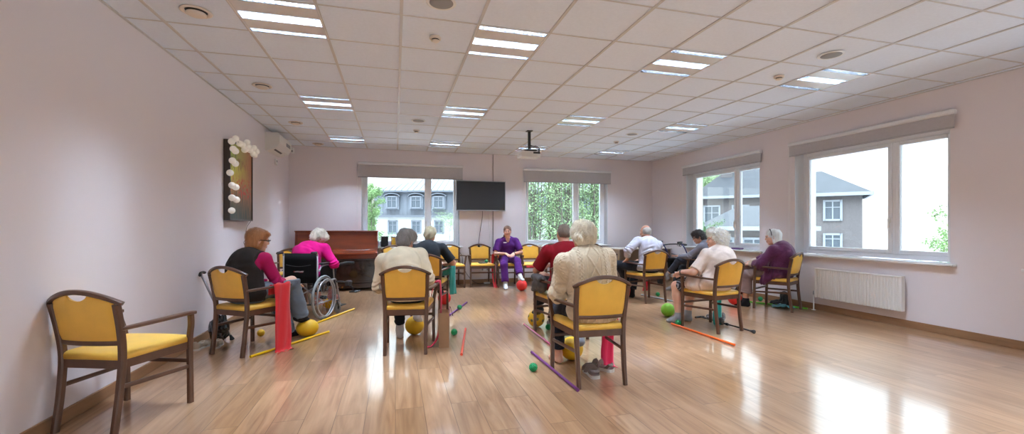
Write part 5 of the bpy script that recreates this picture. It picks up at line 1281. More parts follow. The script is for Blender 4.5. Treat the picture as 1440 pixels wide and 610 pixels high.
# -- purple cardigan, headband
c = make_person('person', 'purple', 'person with long white hair and black headband in a purple cardigan by the right wall', dict(
    head=w2l('purple', (5.61, 5.37, 1.085)), hrot=(26, -8, 0), hunch=.075, bulk=1.10, sw=.155, shf=.02, pelvis=(0, -.04, .59), handL=(-.13, .36, .665), handR=(.0, .42, .675), poleL=(-.8, -.8, -.5), poleR=(.8, -.8, -.5), belly=.03,
    hdirL=(.1, 1, -.35), hdirR=(.1, 1, -.3), footL=(-.18, .38, .085), footR=(-.12, .50, .26), footpitch={1: -18}, vox=.006, skin=M_skin2))
def cardigan(c):
    S = SDF(c['lo'], c['hi'], .0055); c['torso'](S, .030, .05)
    for s in (-1, 1):
        a, el, w = c['arms'][s]; e2 = el+(w-el)*.45; S.cap(a, el, .072, .082, k=.05); S.cap(el, e2, .080, .066, k=.04); S.cutbox(e2, w-el, .12)
    P = c['Pv']; S.ell(P+V3(0, .0, -.05), (.215, .16, .12), None, .05); S.cap(P+V3(-.225, -.05, -.03), P+V3(-.225, .15, -.16), .035, .045, k=.06); S.cap(P+V3(-.225, .10, .0), P+V3(-.235, .16, -.17), .03, .04, k=.05)
    hd = c['Hm'](0, -.022, -.06); n = (hd-c['Nk']).normalized(); S.cap(c['Nk']-n*.03, c['Nk']+n*.02, .074, .066, k=.012); S.cutbox(c['Nk']+n*.02, n, .09)
    S.fold(P+V3(-.2, .1, -.1), .25, .008, 12, (.1, 1, .2), 2); S.noise(.005, 5, 4)
    return S.obj('cardigan', mat('purple_wool', (92, 46, 78), .95, spec=.1, var=.12, vscale=50, bump=.7, bscale=150, sheen=.25), c['root'])
cardigan(c)
top(c, 'blouse', cloth('beige_lace', (190, 168, 150)), gr=.006, hem=-.02, sl_gr=.014, sleeve=.93, seed=37, neckcut=None)
trousers(c, 'trousers', cloth('taupe_trouser', (138, 116, 112)), length=.84, wide=.03, gr=.016, seed=35, wr=.005)
for s in (-1, 1): sock(c, 'sock', M_sockb, s, .88, gr=.008)
M_hw = hairmat('hair_snow', (244, 244, 242))
hair(c, 'hair', M_hw, [((0, -.026, .036), (.086, .106, .096)), ((0, -.065, -.03), (.080, .055, .085)), ((.062, -.03, -.045), (.028, .05, .075)), ((-.062, -.03, -.045), (.028, .05, .075)), ((0, -.06, -.10), (.070, .045, .060))], amp=.003, freq=9, seed=39, cuts=FACECUT, stretch=(1.5, 1.5, .3))
b = MB(); pts = [c['Hm'](.086*math.cos(t), .020, .034+.096*math.sin(t)) for t in [PI*i/16 for i in range(17)]]; b.sweep(pts, [(.011, .004)]*17, up=tuple(c['Rh'] @ V3(0, 1, 0)), prof=[(1, 1), (-1, 1), (-1, -1), (1, -1)]); b.obj('headband', M_sockb, c['root'])
# -- scrubs
c = make_person('person', 'nurse', 'person in purple scrubs with name badge sitting by the back wall and facing everyone', dict(
    head=w2l('nurse', (2.285, 8.83, 1.145)), hrot=(-12, 0, 0), hunch=.02, bulk=1.02, sw=.178, pelvis=(0, -.06, .585), handL=(-.07, .24, .69), handR=(.09, .22, .69), poleL=(-1, -.2, -.6), poleR=(1, -.2, -.6), bust=True,
    hdirL=(.45, 1, -.25), hdirR=(-.45, 1, -.25), footL=(-.12, .66, .265), footR=(.13, .42, .085), footpitch={-1: 5}, kpoleL=(-.15, .4, 1), kpoleR=(.2, .7, 1), arm_r=(.046, .038, .027), hs=1.0, cov=-.003, brow=mat('brow_brown', (120, 76, 50), .8)))
M_scr2 = cloth('purple_scrub', (84, 36, 108), bump=.1)
top(c, 'scrub_top', M_scr2, gr=.016, hem=-.07, sleeve=.40, sl_gr=.018, seed=41, vneck=True, wr=.004)
trousers(c, 'trousers', M_scr2, length=.93, wide=.02, gr=.012, seed=42, wr=.0028)
for s in (-1, 1): sock(c, 'sock', M_sockw, s, .82)
hair(c, 'hair', hairmat('hair_brown', (112, 76, 54)), [((0, -.022, .036), (.081, .100, .092)), ((0, -.075, -.005), (.06, .04, .06)), ((.066, -.02, -.10), (.014, .022, .05))], amp=.002, freq=9, lift=.0015, seed=43, cuts=[((0, .105, -.02), (.064, .066, .088))], stretch=(1.5, 1.5, .3))
b = MB(); p = c['Cst']+c['frt']*.165+V3(.075, 0, .065); b.box(-.034, .034, -.002, .003, -.010, .010); o = b.obj('name_badge', M_white, c['root']); o.location = p; o.rotation_euler = (rad(-8), 0, rad(-8))
b = MB(); a, el, w = c['arms'][-1]; p = w+(el-w)*.05; Mq = (w-el).to_track_quat('Z', 'Y').to_matrix().to_4x4(); Mq.translation = p; b.lathe([(.029, -.012), (.035, -.010), (.035, .010), (.029, .012)], 20, M=Mq); b.obj('wristwatch', M_black, c['root'], smooth=True)
# -- wheelchair user
c = make_person('person', 'wheel', 'person with short white hair in a magenta jumper bending forward in the wheelchair', dict(
    head=w2l('wheel', (-1.06, 6.72, 1.09)), hrot=(-30, -30, 6), hunch=.08, bulk=1.08, pelvis=(0, .10, .62), sw=.17, handL=(-.14, .42, .72), handR=(.17, .42, .72), poleL=(-.8, -.6, -.5), poleR=(.8, -.6, -.5),
    footL=(-.10, .56, .17), footR=(.10, .56, .26), vox=.0065))
top(c, 'jumper', cloth('fuchsia_fleece', (196, 14, 110)), gr=.024, hem=-.05, sl_gr=.022, seed=45, collar=.04, neckcut=None, wr=.005)
trousers(c, 'trousers', cloth('dark_trouser', (38, 40, 48)), length=.85, seed=46)
for s in (-1, 1): sock(c, 'sock', cloth('pink_sock', (214, 150, 150)), s, .8)
hair(c, 'hair', hairmat('hair_white_grey', (234, 228, 214)), [((0, -.022, .042), (.090, .108, .100)), ((0, -.068, -.01), (.082, .056, .075)), ((0, .05, .08), (.065, .05, .045)), ((.05, .06, .05), (.035, .04, .04))], amp=.006, freq=12, seed=47, cuts=FACECUT)
# ------------------------------------------------------------------ wheelchair
M_frame = mat('silver_tube', (176, 178, 184), .3, metal=.8)
M_canvas = mat('black_canvas', (12, 12, 13), .85, spec=.2, bump=.3, bscale=200)
M_tyre = mat('grey_tyre', (120, 120, 118), .7)
M_rubber = mat('dark_rubber', (34, 34, 36), .6)
wc = thing('wheelchair', 'silver wheelchair with black canvas back beside the left wall', 'wheelchair', (CH['wheel'][0], CH['wheel'][1], 0), rad(CH['wheel'][2]))
for s in (-1, 1):
    x = s*.285
    w = MB(); w.torus((x, 0, .30), .284, .014, 'x', 48, 10); wh = w.obj('wheel', M_tyre, wc, smooth=True)
    r = MB(); r.torus((x, 0, .30), .262, .010, 'x', 48, 6); r.obj('rim', M_frame, wh, smooth=True)
    r = MB(); r.torus((x+s*.045, 0, .30), .245, .009, 'x', 48, 8)
    for k in range(6):
        a = k*PI/3; r.tube([(x+s*.045, .245*math.cos(a), .30+.245*math.sin(a)), (x+s*.01, .262*math.cos(a), .30+.262*math.sin(a))], .004, 6)
    r.obj('push_rim', M_frame, wh, smooth=True)
    r = MB()
    for k in range(20):
        a = k*2*PI/20; r.tube([(x+(.02 if k % 2 else -.02), .02*math.cos(a+.6), .30+.02*math.sin(a+.6)), (x, .26*math.cos(a), .30+.26*math.sin(a))], .0016, 5, cap=False)
    r.obj('spokes', M_frame, wh); wh.children[-1]['kind'] = 'stuff'
    r = MB(); r.lathe([(0, -.04), (.022, -.04), (.025, 0), (.022, .04), (0, .04)], 16, M=Matrix.Translation((x, 0, .30)) @ Matrix.Rotation(rad(90), 4, 'Y')); r.obj('hub', M_rubber, wh, smooth=True)
    xf = s*.235
    f = MB(); f.tube([(xf, -.06, .20), (xf, -.07, .88)], .0115, 10); f.tube(spline([(xf, -.07, .86), (xf, -.09, .90), (xf, -.16, .905)], 5), .0115, 10)
    f.tube([(xf, -.06, .22), (xf, .34, .22)], .0115, 10); f.tube([(xf, -.06, .50), (xf, .40, .50)], .0115, 10); f.tube(spline([(xf, .36, .50), (xf, .42, .49), (xf, .46, .42), (xf, .54, .18)], 5), .0115, 10); f.tube([(xf, .34, .21), (xf, .34, .50)], .0115, 10)
    f.obj('side_frame', M_frame, wc, smooth=True)
    g_ = MB(); g_.tube([(xf, -.10, .905), (xf, -.20, .905)], .018, 12); g_.obj('handle_grip', M_rubber, wc, smooth=True)
    f = MB(); f.tube(spline([(xf+s*.02, -.06, .66), (xf+s*.02, .02, .72), (xf+s*.02, .20, .725), (xf+s*.02, .30, .70), (xf+s*.02, .34, .52)], 5), .0105, 10); f.obj('arm_frame', M_frame, wc, smooth=True)
    f = MB(); f.box(xf+s*.02-.028, xf+s*.02+.028, -.02, .27, .738, .765, bev=.01); f.obj('arm_pad', M_rubber, wc)
    f = MB(); f.box(xf+s*.012, xf+s*.016, -.02, .30, .52, .70); f.obj('side_guard', M_canvas, wc)
    cst = MB(); cst.lathe([(0, -.014), (.06, -.014), (.078, -.012), (.085, 0), (.078, .012), (.06, .014), (0, .014)], 24, M=Matrix.Translation((s*.262, .43, .086)) @ Matrix.Rotation(rad(90), 4, 'Y')); cw = cst.obj('caster_wheel', M_tyre, wc, smooth=True)
    h_ = MB(); h_.lathe([(0, -.018), (.028, -.018), (.03, 0), (.028, .018), (0, .018)], 16, M=Matrix.Translation((s*.262, .43, .086)) @ Matrix.Rotation(rad(90), 4, 'Y')); h_.obj('caster_hub', M_rubber, cw, smooth=True)
    f = MB(); f.sweep([(s*.262-.024, .43, .086), (s*.262-.024, .38, .19)], (.004, .012)); f.sweep([(s*.262+.024, .43, .086), (s*.262+.024, .38, .19)], (.004, .012)); f.box(s*.262-.028, s*.262+.028, .34, .41, .185, .20, bev=.004); f.tube([(s*.250, .36, .19), (s*.240, .345, .30)], .014, 10); f.obj('caster_fork', M_rubber, wc)
    f = MB(); f.box(s*.20-.075 if s > 0 else -.275+.0, s*.20+.075 if s > 0 else -.125, .53, .68, .085, .097, bev=.004); f.obj('footplate', M_rubber, wc)
    f = MB(); f.tube([(xf, .54, .18), (xf, .57, .10)], .010, 8); f.obj('leg_rest_tube', M_frame, wc)
# canvas back with a slight belly and pocket seam
b = MB(); n = 12; vs = []; fs = []
for i in range(n+1):
    xx = -.235+.47*i/n; sag = -.035*math.cos(PI*(i/n-.5))
    for z in (.50, .60, .70, .80, .895): vs.append((xx, -.07+sag*(1 if z < .89 else .8), z))
for i in range(n):
    for k in range(4): fs.append((i*5+k, (i+1)*5+k, (i+1)*5+k+1, i*5+k+1))
b.add(vs, fs); cb = b.obj('back_canvas', M_canvas, wc, smooth=True); md = cb.modifiers.new('thickness', 'SOLIDIFY'); md.thickness = .012
b = MB(); p = [( -.17+.34*i/12, -.118-.0*i, .745-.022*math.sin(PI*i/12)) for i in range(13)]; b.sweep(p, (.003, .004)); b.obj('pocket_seam', mat('canvas_seam', (70, 70, 74), .6), cb)
b = MB(); rs = random.Random(2); xx = -.050
while xx < .072:
    w_ = rs.uniform(.004, .009); b.prism([(xx, .648), (xx+w_, .648), (xx+w_+.006, .648+rs.choice((.013, .018))), (xx+.006, .648+rs.choice((.013, .018)))], -.1235, -.120, 'xz'); xx += w_+.003
b.obj('back_logo', mat('logo_pale', (190, 176, 178), .5), cb)
b = MB(); b.prism([(-.064, .649), (-.053, .649), (-.047, .665), (-.058, .665)], -.1235, -.120, 'xz'); b.box(.010, .065, -.1235, -.120, .6415, .645); b.obj('logo_accent', mat('logo_red', (170, 50, 56), .5), cb)
MB().box(-.225, .225, -.04, .39, .505, .535, bev=.012).obj('seat_cushion', M_canvas, wc)
b = MB(); b.tube([(-.23, .05, .24), (.23, .2, .49)], .010, 8); b.tube([(.23, .05, .24), (-.23, .2, .49)], .010, 8); b.obj('cross_brace', M_frame, wc)
# padded leg support turned out to the right
b = MB(); b.sweep([(.26, .42, .70), (.34, .55, .72), (.42, .62, .715)], [(.022, .016), (.03, .02), (.026, .016)]); b.obj('tray_arm', M_rubber, wc, smooth=True)
b = MB(); b.tube(spline([(.25, .42, .46), (.32, .52, .44), (.38, .62, .36), (.40, .68, .28)], 4), .012, 8); b.box(.34, .46, .62, .76, .27, .29, bev=.006); b.box(.33, .41, .50, .60, .38, .46, bev=.015); b.obj('raised_leg_rest', M_rubber, wc)

# ------------------------------------------------------------------ rollator
M_blue = mat('blue_metal', (52, 60, 120), .35, metal=.4)
ro = thing('rollator', 'blue rollator walker with black seat and basket by the far right table', 'walker', (5.80, 7.92, 0), rad(-72))
for s in (-1, 1):
    x = s*.24
    b = MB(); b.tube(spline([(x, -.24, .90), (x, -.12, .80), (x, .05, .52), (x, .20, .20), (x, .24, .10)], 5), .013, 10); b.obj('front_tube', M_blue, ro, smooth=True)
    b = MB(); b.tube(spline([(x, .02, .56), (x, -.12, .40), (x, -.26, .10)], 5), .012, 10); b.obj('rear_tube', M_frame, ro, smooth=True)
    b = MB(); b.tube([(x, -.24, .90), (x, -.22, .93)], .012, 8); b.tube([(x, -.22, .935), (x, -.36, .93)], .018, 12); b.obj('handle_grip', M_rubber, ro, smooth=True)
    b = MB(); b.tube(spline([(x, -.25, .90), (x, -.30, .86), (x, -.38, .875)], 4), .006, 8); b.torus((x, -.27, .88), .035, .006, 'x', 16, 6); b.obj('brake_lever', M_rubber, ro)
    for y in (-.28, .25):
        w = MB(); w.lathe([(0, -.013), (.05, -.013), (.09, -.012), (.098, 0), (.09, .012), (.05, .013), (0, .013)], 24, M=Matrix.Translation((x, y, .098)) @ Matrix.Rotation(rad(90), 4, 'Y')); w.obj('wheel', M_rubber, ro, smooth=True)
MB().box(-.22, .22, -.14, .12, .545, .58, bev=.012).obj('seat', M_canvas, ro)
b = MB(); b.prism([(-.12, .54), (.16, .54), (.12, .30), (-.06, .30)], -.2, .2, 'yz'); b.obj('basket', M_canvas, ro)
b = MB(); b.sweep(spline([(-.24, -.18, .86), (-.20, .0, .875), (0, .10, .88), (.20, .0, .875), (.24, -.18, .86)], 5), (.006, .013)); b.obj('back_strap', M_rubber, ro)
b = MB(); b.tube([(-.24, .12, .40), (.24, .12, .40)], .010, 8); b.obj('cross_bar', M_frame, ro)

# ------------------------------------------------------------------ balls, sticks
def ball(x, y, r, m, lab, z=None, sq=1.0, grp='soft exercise balls', dots=False):
    t = MB(); t.sphere((0, 0, 0), (r*(2-sq), r*(2-sq), r*sq), 32, 20); o = t.obj('exercise_ball', m, None, smooth=True); o.location = (x, y, r*sq+.001 if z is None else z); return tag(o, lab, 'ball', grp)
def ballmat(n, c): return mat(n, c, .55, bump=.35, bscale=70, var=.05, vscale=10)
B_y, B_r, B_g = ballmat('ball_yellow', (226, 176, 24)), ballmat('ball_red', (214, 38, 34)), ballmat('ball_green', (120, 178, 40))
def lb(k, x, y): return loc2w(k, x, y)[:2]
ball(*lb('vest', .17, .585), .108, B_y, 'yellow exercise ball under the foot of the person in the dark vest', sq=.9)
ball(.215, 5.13, .107, B_y, 'yellow exercise ball under the foot of the person in the smooth cream jumper')
ball(1.60, 3.77, .107, B_y, 'yellow exercise ball under the nearest armchair')
t = thing('exercise_ball', 'yellow exercise ball with grey dots under the foot of the man in red', 'ball', (1.70, 5.13, .107), group='soft exercise balls')
MB().sphere((0, 0, 0), .106, 32, 20).obj('skin', B_y, t, smooth=True)
b = MB()
for (az, el) in [(-100, 5), (-55, -10), (-140, -5), (-80, 45), (-20, 20), (180, 20), (-110, -42), (20, 0), (90, 10), (60, 40), (130, 45)]:
    d = V3(math.cos(rad(az))*math.cos(rad(el)), math.sin(rad(az))*math.cos(rad(el)), math.sin(rad(el))); Mq = d.to_track_quat('Z', 'Y').to_matrix().to_4x4(); Mq.translation = d*.1015; b.lathe([(0, .0058), (.016, .0045), (.021, .001), (.0, -.001)], 16, M=Mq)
b.obj('dots', mat('dot_grey', (112, 108, 70), .6), t, smooth=True)
ball(.76, 6.98, .105, B_r, 'red exercise ball in front of the person in the black T-shirt')
ball(2.385, 8.09, .107, B_r, 'red exercise ball under the foot of the person in purple scrubs')
ball(3.99, 6.92, .105, B_r, 'red exercise ball beside the feet of the person in the striped shirt')
ball(3.66, 5.23, .093, B_g, 'lime green exercise ball in front of the bare-legged person')
ball(5.24, 5.73, .105, B_r, 'red exercise ball beside the feet of the person in the purple cardigan')
ball(-.98, 7.1, .095, B_y, 'yellow exercise ball in front of the wheelchair', z=.096)
ball(-1.48, 5.50, .040, B_y, 'small yellow ball on the floor behind the red band', grp='small balls')
# knobbly massage balls
M_spike = mat('spiky_green', (16, 140, 78), .4)
sp = MB(); sp.sphere((0, 0, 0), .034, 20, 14)
for k in range(90):
    zz = 1-2*(k+.5)/90; rr = math.sqrt(1-zz*zz); a = k*2.39996; d = V3(rr*math.cos(a), rr*math.sin(a), zz); sp.sphere(tuple(d*.034), .0048, 6, 4)
spk_me = sp.mesh('massage_ball', M_spike, smooth=True)
def spiky(x, y, lab, z=.038):
    o = bpy.data.objects.new('massage_ball', spk_me); C.objects.link(o); o.location = (x, y, z); tag(o, lab, 'ball', 'green knobbly massage balls')
spiky(1.15, 3.55, 'green knobbly ball nearest, left of the dark purple stick'); spiky(.655, 4.98, 'green knobbly ball beside the short coral stick'); spiky(.925, 6.42, 'green knobbly ball on the violet stick', z=.05); spiky(1.79, 4.93, 'green knobbly ball at the shoes of the man in red')
spiky(3.45, 4.72, 'green knobbly ball beside the grey sock at the orange stick'); spiky(4.55, 6.80, 'green knobbly ball behind the balding person beside the pale stick'); spiky(5.93, 5.92, 'green knobbly ball near the black boots'); spiky(1.84, 8.86, 'green knobbly ball on the seat of an empty chair', z=.528)
def stick(x0, y0, x1, y1, m, lab, z=.0135, capm=None):
    t = thing('exercise_stick', lab, 'stick', (x0, y0, z), group='gymnastic sticks on the floor'); d = V3(x1-x0, y1-y0, 0)
    MB().tube([(0, 0, 0), d], .0125, 14).obj('rod', m, t, smooth=False, angle=40); u = d.normalized(); k = MB(); k.tube([u*-.004, u*.018], .0135, 14); k.tube([d-u*.018, d+u*.004], .0135, 14); k.obj('end_cap', capm or m, t, angle=40)
stick(-1.33, 4.62, -.76, 5.48, mat('stick_yellow', (240, 196, 20), .3, coat=.4), 'yellow stick in front of the red band, nearer one')
stick(-.99, 6.0, -.60, 6.90, mat('stick_yellow', (240, 196, 20), .3), 'yellow stick beside the wheelchair wheel, farther one')
stick(.62, 4.17, .82, 5.20, mat('stick_coral', (226, 84, 60), .3, coat=.4), 'coral red stick lying alone in the middle')
stick(.74, 6.08, 1.13, 7.03, mat('stick_violet', (124, 62, 150), .3, coat=.4), 'violet stick under a green ball beside the paper bag')
stick(1.58, 5.25, 1.575, 4.22, mat('stick_magenta', (176, 44, 96), .25, coat=.5), 'magenta stick beside the chair of the man in red', capm=mat('cap_red', (190, 60, 60), .4))
stick(1.30, 4.06, 1.335, 3.03, mat('stick_purple', (104, 40, 108), .3, coat=.4), 'dark purple stick nearest, beside the cable-knit person')
stick(3.41, 4.79, 3.43, 3.76, mat('stick_orange', (236, 98, 20), .3, coat=.4), 'orange stick beside the chair of the bare-legged person')
stick(5.50, 6.14, 6.02, 5.14, mat('stick_green', (96, 190, 60), .3), 'bright green stick under the chair by the right wall')
stick(4.33, 6.98, 4.50, 5.98, mat('stick_pale', (176, 184, 190), .3), 'pale grey stick behind the chair of the balding person')

# ------------------------------------------------------------------ exercise bands (long soft cloths) over armrests and floor
def clothm(n, c): return mat(n, c, .6, sheen=.2, bump=.1, bscale=80)
def P(k, x, y, z): return loc2w(k, x, y, z)
wdv = lambda k: (-math.sin(rad(CH[k][2])), math.cos(rad(CH[k][2])), 0)
band_strip('exercise_band', 'red elastic band hanging over the arm of the chair at left, reaching the floor', 'band', [P('vest', .24, .09, .56), P('vest', .262, .09, .655), P('vest', .29, .09, .668), P('vest', .325, .09, .655), P('vest', .338, .08, .40), P('vest', .35, .07, .12), P('vest', .36, .06, .01), P('vest', .42, .03, .006)], .20, clothm('band_red', (214, 36, 44)), wdv('vest'), group='elastic bands')
band_strip('exercise_band', 'raspberry elastic band hanging from the chair beside the paper bag', 'band', [P('cream', .22, .10, .50), P('cream', .265, .10, .65), P('cream', .30, .10, .67), P('cream', .325, .10, .64), P('cream', .33, .09, .35), P('cream', .30, .06, .10), P('cream', .24, .0, .012), P('cream', .17, -.04, .008)], .075, clothm('band_raspberry', (206, 30, 70)), wdv('cream'), group='elastic bands')
band_strip('exercise_band', 'teal elastic band hanging from the chair of the person in black', 'band', [P('tee', .22, .15, .52), P('tee', .27, .15, .645), P('tee', .30, .15, .668), P('tee', .33, .15, .64), P('tee', .335, .14, .40), P('tee', .34, .14, .24)], .14, clothm('band_teal', (20, 130, 120)), (.8, .6, 0), group='elastic bands')
band_strip('exercise_band', 'hot pink elastic band under the nearest chair beside the slippers', 'band', [P('knit', .27, .10, .44), P('knit', .262, .16, .38), P('knit', .258, .19, .2), P('knit', .26, .18, .03), P('knit', .28, .13, .005)], .12, clothm('band_pink', (226, 24, 84)), (1, .1, 0), group='elastic bands')
band_strip('exercise_band', 'turquoise elastic band hanging under the chair of the bare-legged person', 'band', [P('shorts', .22, .10, .44), P('shorts', .235, .12, .40), P('shorts', .235, .12, .2), P('shorts', .23, .11, .02), P('shorts', .21, .06, .005)], .13, clothm('band_turquoise', (24, 160, 150)), (1, .1, 0), group='elastic bands')
band_strip('exercise_band', 'small pink-red band hanging behind the chair of the balding person', 'band', [P('stripe', .17, .20, .42), P('stripe', .18, .24, .36), P('stripe', .18, .26, .12)], .10, clothm('band_rose', (226, 40, 76)), (1, .1, 0), group='elastic bands')
band_strip('exercise_band', 'red band hanging down beside the person in purple scrubs', 'band', [P('nurse', .24, .05, .60), P('nurse', .285, .05, .665), P('nurse', .315, .05, .64), P('nurse', .315, .08, .3), P('nurse', .30, .18, .02), P('nurse', .26, .26, .006)], .10, clothm('band_red', (214, 36, 44)), (.9, .45, 0), group='elastic bands')
band_strip('exercise_band', 'red band lying across the frame of the empty chair beside the scrubs', 'band', [P('b_four', -.20, .275, .425), P('b_four', 0, .30, .42), P('b_four', .20, .275, .425)], .035, clothm('band_red', (214, 36, 44)), (0, 0, 1), group='elastic bands')
b = MB(); rs = random.Random(4); n = 14; vs = []; fs = []
for i in range(n+1):
    for j in range(n+1):
        u, v = i/n-.5, j/n-.5; vs.append((u*.30, v*.2, .012+.022*(math.sin(u*19+v*7)*math.sin(v*15-u*5)+1)*(1-abs(u)*1.6)))
for i in range(n):
    for j in range(n): fs.append((i*(n+1)+j, (i+1)*(n+1)+j, (i+1)*(n+1)+j+1, i*(n+1)+j+1))
b.add(vs, fs); o = b.obj('exercise_band', clothm('band_blue', (96, 176, 190)), None, smooth=True); o.location = (5.80, 5.36, 0); o.rotation_euler = (0, 0, rad(-40)); o.modifiers.new('thickness', 'SOLIDIFY').thickness = .002; tag(o, 'crumpled pale blue band on the floor under the chair by the right wall', 'band', 'elastic bands')

# ------------------------------------------------------------------ crutches
M_cr = mat('crutch_grey', (168, 170, 174), .3, metal=.7)
def crutch(name, lab, loc, rot, long=.92, mtube=M_cr):
    t = thing(name, lab, 'crutch', loc); t.rotation_euler = rot
    MB().tube([(0, 0, .04), (0, 0, .45)], .0095, 12).obj('lower_tube', mtube, t, smooth=True); MB().tube([(0, 0, .42), (0, 0, long-.06)], .0115, 12).obj('upper_tube', mtube, t, smooth=True)
    MB().lathe([(0, 0), (.022, 0), (.023, .012), (.015, .035), (.012, .06), (0, .06)], 18).obj('rubber_foot', M_rubber, t, smooth=True)
    MB().lathe([(.0125, .40), (.017, .405), (.017, .435), (.0125, .44)], 14).obj('collar', M_rubber, t, smooth=True)
    b = MB(); b.sweep(spline([(0, -.04, long-.075), (0, .0, long-.055), (0, .05, long-.055), (0, .10, long-.07)], 5), [(.013, .012)]*16); b.obj('handle', M_rubber, t, angle=50)
    return t
# leaning on the left wall
crutch('walking_stick', 'grey walking stick with black handle leaning against the left wall', (-1.74, 5.42, 0), (rad(6), rad(-20), rad(0)), .86)
# lying under the bare-legged person's chair
t = crutch('walking_stick', 'black walking stick lying on the floor under the chair of the bare-legged person', (4.05, 4.13, .022), (rad(-90), rad(90), rad(1.5)), .94, mat('black_tube', (40, 40, 44), .3, metal=.5))

# ------------------------------------------------------------------ shoes, bags
def shoe(name, lab, loc, rz, m, msole, L=.26, hi=.065, boot=0, open_=True, grp=None):
    t = thing(name, lab, 'shoe', loc, rz, group=grp); S = SDF((-.09, -.17, -.01), (.09, .17, .12+boot), .004)
    S.cap((0, -.09, .035), (0, .02, .033), .034, .036, k=.01); S.cap((0, .02, .03), (.004, .085, .026), .038, .030, k=.02); S.ell((0, -.08, .05), (.035, .045, .045), None, .02)
    if boot: S.cap((0, -.07, .05), (0, -.075, .06+boot), .042, .050, k=.03)
    if open_: S.cap((0, -.075, .07), (0, -.07, .16+boot), .025 if not boot else .040, .03 if not boot else .044, k=.006, mode='-'); S.cap((0, -.06, .06), (0, .0, .075), .022, .018, k=.006, mode='-') if not boot else None
    S.noise(.0012, 14, 3); S.plane((0, 0, .012), (0, 0, -1)); S.obj('upper', m, t)
    b = MB(); o = [(-.034, -.115), (.034, -.115), (.040, -.05), (.036, .0), (.044, .05), (.036, .105), (.005, .122), (-.030, .108), (-.042, .05), (-.036, 0), (-.040, -.05)]; b.prism([(p.x, p.y) for p in spline([(q[0], q[1], 0) for q in o], 4, closed=True)], 0, .018, 'xy'); b.obj('sole', msole, t, angle=40)
    return t
M_bshoe = mat('beige_leather', (170, 152, 132), .6, bump=.2); M_taupe = mat('taupe_leather', (120, 100, 92), .5, bump=.2); M_sole = mat('pale_sole', (196, 188, 180), .6); M_bsole = mat('black_sole', (28, 28, 30), .6); M_blk = mat('black_leather', (30, 30, 32), .4, bump=.2)
shoe('shoe', 'beige shoe beside the left wall, nearer of the pair', (-1.93, 5.14, 0), rad(-12), M_bshoe, M_sole, grp='pair of beige shoes'); shoe('shoe', 'beige shoe behind the leg of the chair at left, farther of the pair', (-1.80, 5.17, 0), rad(6), M_bshoe, M_sole, grp='pair of beige shoes')
def sandal(lab, loc, rz):
    t = thing('sandal', lab, 'sandal', loc, rz, group='pair of taupe sandals')
    b = MB(); o = [(-.034, -.12), (.034, -.12), (.040, -.05), (.036, .0), (.046, .05), (.038, .11), (.005, .128), (-.032, .112), (-.044, .05), (-.036, 0), (-.040, -.05)]; pl = [(p.x, p.y) for p in spline([(q[0], q[1], 0) for q in o], 4, closed=True)]; b.prism(pl, 0, .026, 'xy'); b.obj('sole', M_sole, t, angle=40)
    b = MB(); b.prism([(x*.93, y*.96) for x, y in pl], .026, .031, 'xy'); b.obj('insole', M_taupe, t, angle=40)
    for (y0, y1, hh) in ((.055, .055, .062), (-.005, .0, .07)):
        b = MB(); b.sweep([(-.044, y0, .02), (-.040, y0, .045), (-.02, y0, hh), (.02, y1, hh), (.040, y1, .045), (.044, y1, .02)], [(.020, .003)]*6, up=(0, 0, 1)); b.obj('strap', M_taupe, t, angle=60)
    b = MB(); b.sweep([(-.036, -.06, .02), (-.036, -.10, .06), (0, -.122, .065), (.036, -.10, .06), (.036, -.06, .02)], [(.003, .012)]*5); b.obj('heel_strap', M_taupe, t, angle=60)
sandal('taupe sandal under the nearest chair, left of the pair', (1.60, 3.36, 0), rad(-4)); sandal('taupe sandal under the nearest chair, right of the pair', (1.74, 3.46, 0), rad(35))
shoe('boot', 'black ankle boot by the right wall, nearer of the pair', (5.90, 5.50, 0), rad(60), M_blk, M_bsole, boot=.12, grp='pair of black boots'); shoe('boot', 'black ankle boot by the right wall, farther of the pair', (5.99, 5.63, 0), rad(60), M_blk, M_bsole, boot=.12, grp='pair of black boots')
shoe('shoe', 'grey shoe under the chair of the bare-legged person', (4.13, 4.86, 0), rad(70), mat('grey_suede', (112, 106, 106), .8), M_sole, grp='pair of grey shoes'); shoe('shoe', 'grey shoe behind the first one near the turquoise band', (4.22, 4.97, 0), rad(62), mat('grey_suede', (112, 106, 106), .8), M_sole, grp='pair of grey shoes')
b = MB(); b.lathe([(0, .002), (.028, .002), (.034, .09), (.032, .09), (.027, .006), (0, .006)], 24); o = b.obj('plastic_cup', mat('clear_plastic', (240, 240, 240), .1, trans=.9), None, smooth=True); o.location = (4.02, 4.62, 0); tag(o, 'clear plastic cup on the floor at the turquoise band', 'cup')
# black plastic bag slumped against the left wall
S = SDF((-.18, -.16, -.02), (.18, .16, .42), .006); S.ell((0, 0, .11), (.10, .09, .13), None, .03); S.ell((.01, 0, .22), (.06, .06, .10), None, .05); S.cap((.0, 0, .28), (.0, .0, .36), .022, .012, k=.03); S.cap((.03, 0, .28), (.045, .01, .34), .016, .010, k=.02)
S.noise(.010, 6, 3, oct=3); S.fold((0, 0, .2), .2, .008, 16, (1, .3, .2), 2); S.plane((0, 0, 0), (0, 0, -1))
me = S.mesh('plastic_bag', mat('black_film', (16, 16, 18), .18, coat=.5, bump=.3, bscale=40), smooth=0); o = bpy.data.objects.new('plastic_bag', me); C.objects.link(o); o.location = (-1.87, 5.42, 0); tag(o, 'shiny black plastic bag slumped by the left wall behind the beige shoes', 'bag')
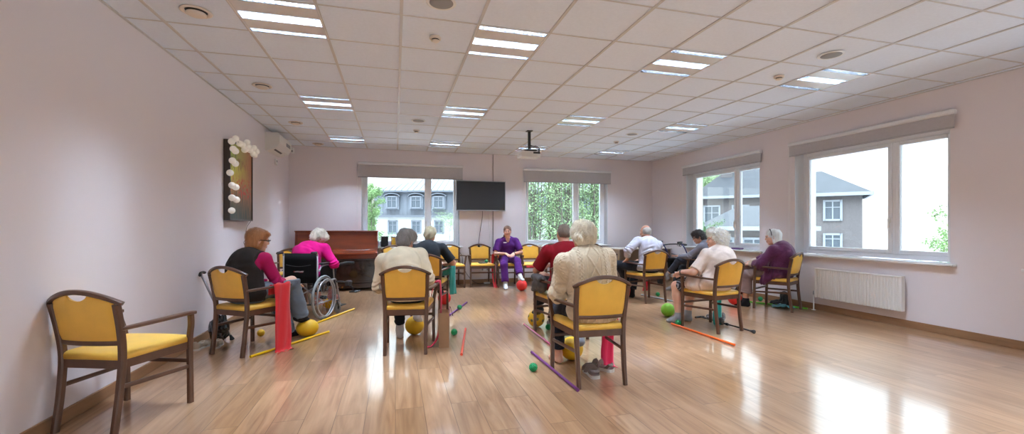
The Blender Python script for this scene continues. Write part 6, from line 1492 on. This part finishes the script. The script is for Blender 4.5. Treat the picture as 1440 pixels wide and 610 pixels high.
# brown paper bag
pb = thing('paper_bag', 'brown paper bag standing on the floor beside the cream jumper person', 'bag', (.50, 4.60, 0), rad(-8))
M_kraft = mat('kraft_paper', (158, 122, 90), .8, bump=.3, bscale=30, var=.05)
b = MB(); w2, d2, h2 = .052, .115, .36
b.add([(-w2, -d2, 0), (w2, -d2, 0), (w2, d2, 0), (-w2, d2, 0), (-w2*1.05, -d2, h2), (w2*.95, -d2, h2), (w2*1.05, d2, h2-.01), (-w2*.95, d2, h2), (-w2-.012, 0, h2), (w2-.012, 0, h2), (w2-.018, 0, .08), (-w2+.012, 0, .08)],
      [(0, 3, 2, 1), (0, 1, 5, 4), (2, 3, 7, 6), (1, 2, 10), (1, 10, 9, 5), (10, 2, 6, 9), (0, 11, 3), (0, 4, 8, 11), (11, 8, 7, 3)]); ob = b.obj('body', M_kraft, pb); ob.modifiers.new('thickness', 'SOLIDIFY').thickness = .0015
b = MB(); b.tube(spline([(.045, -.04, h2-.02), (.06, -.035, h2+.05), (.075, .0, h2+.0), (.09, .02, h2-.06)], 4), .0025, 6); b.obj('handle', mat('purple_cord', (110, 60, 100), .7), pb)
# grey jacket over the arm of the man in red
S = SDF((-.48, -.2, .30), (-.10, .32, .84), .006)
S.cap((-.280, -.10, .672), (-.285, .16, .672), .034, .040, k=.03); S.ell((-.24, .06, .59), (.065, .15, .10), None, .04); S.cap((-.30, .05, .60), (-.31, .12, .52), .035, .03, k=.03); S.fold((-.3, .02, .58), .3, .006, 9, (0, 1, .25), 5); S.noise(.005, 5, 9); S.cap((-.283, -.14, .645), (-.283, .22, .645), .018, k=.004, mode='-')
me = S.mesh('jacket', mat('grey_quilt', (84, 82, 84), .6, bump=.3, bscale=40, var=.15, vscale=14)); o = bpy.data.objects.new('jacket', me); C.objects.link(o); o.location = (CH['red'][0], CH['red'][1], 0); o.rotation_euler = (0, 0, rad(CH['red'][2])); tag(o, 'grey jacket draped over the left arm of the chair of the man in red', 'jacket')
# dark case on the empty chair, purple thing on the sill
o = MB().box(-.09, .09, -.05, .05, 0, .018, bev=.006).obj('phone_case', M_black, None); o.location = (1.76, 8.84, .492); tag(o, 'flat dark case on the seat beside the green ball', 'case')
o = MB().box(-.05, .05, -.11, .11, 0, .03, bev=.01).obj('glasses_case', mat('purple_case', (110, 70, 130), .5), None); o.location = (XR+.05, 6.72, .826); tag(o, 'purple glasses case on the sill of the far right window', 'case')
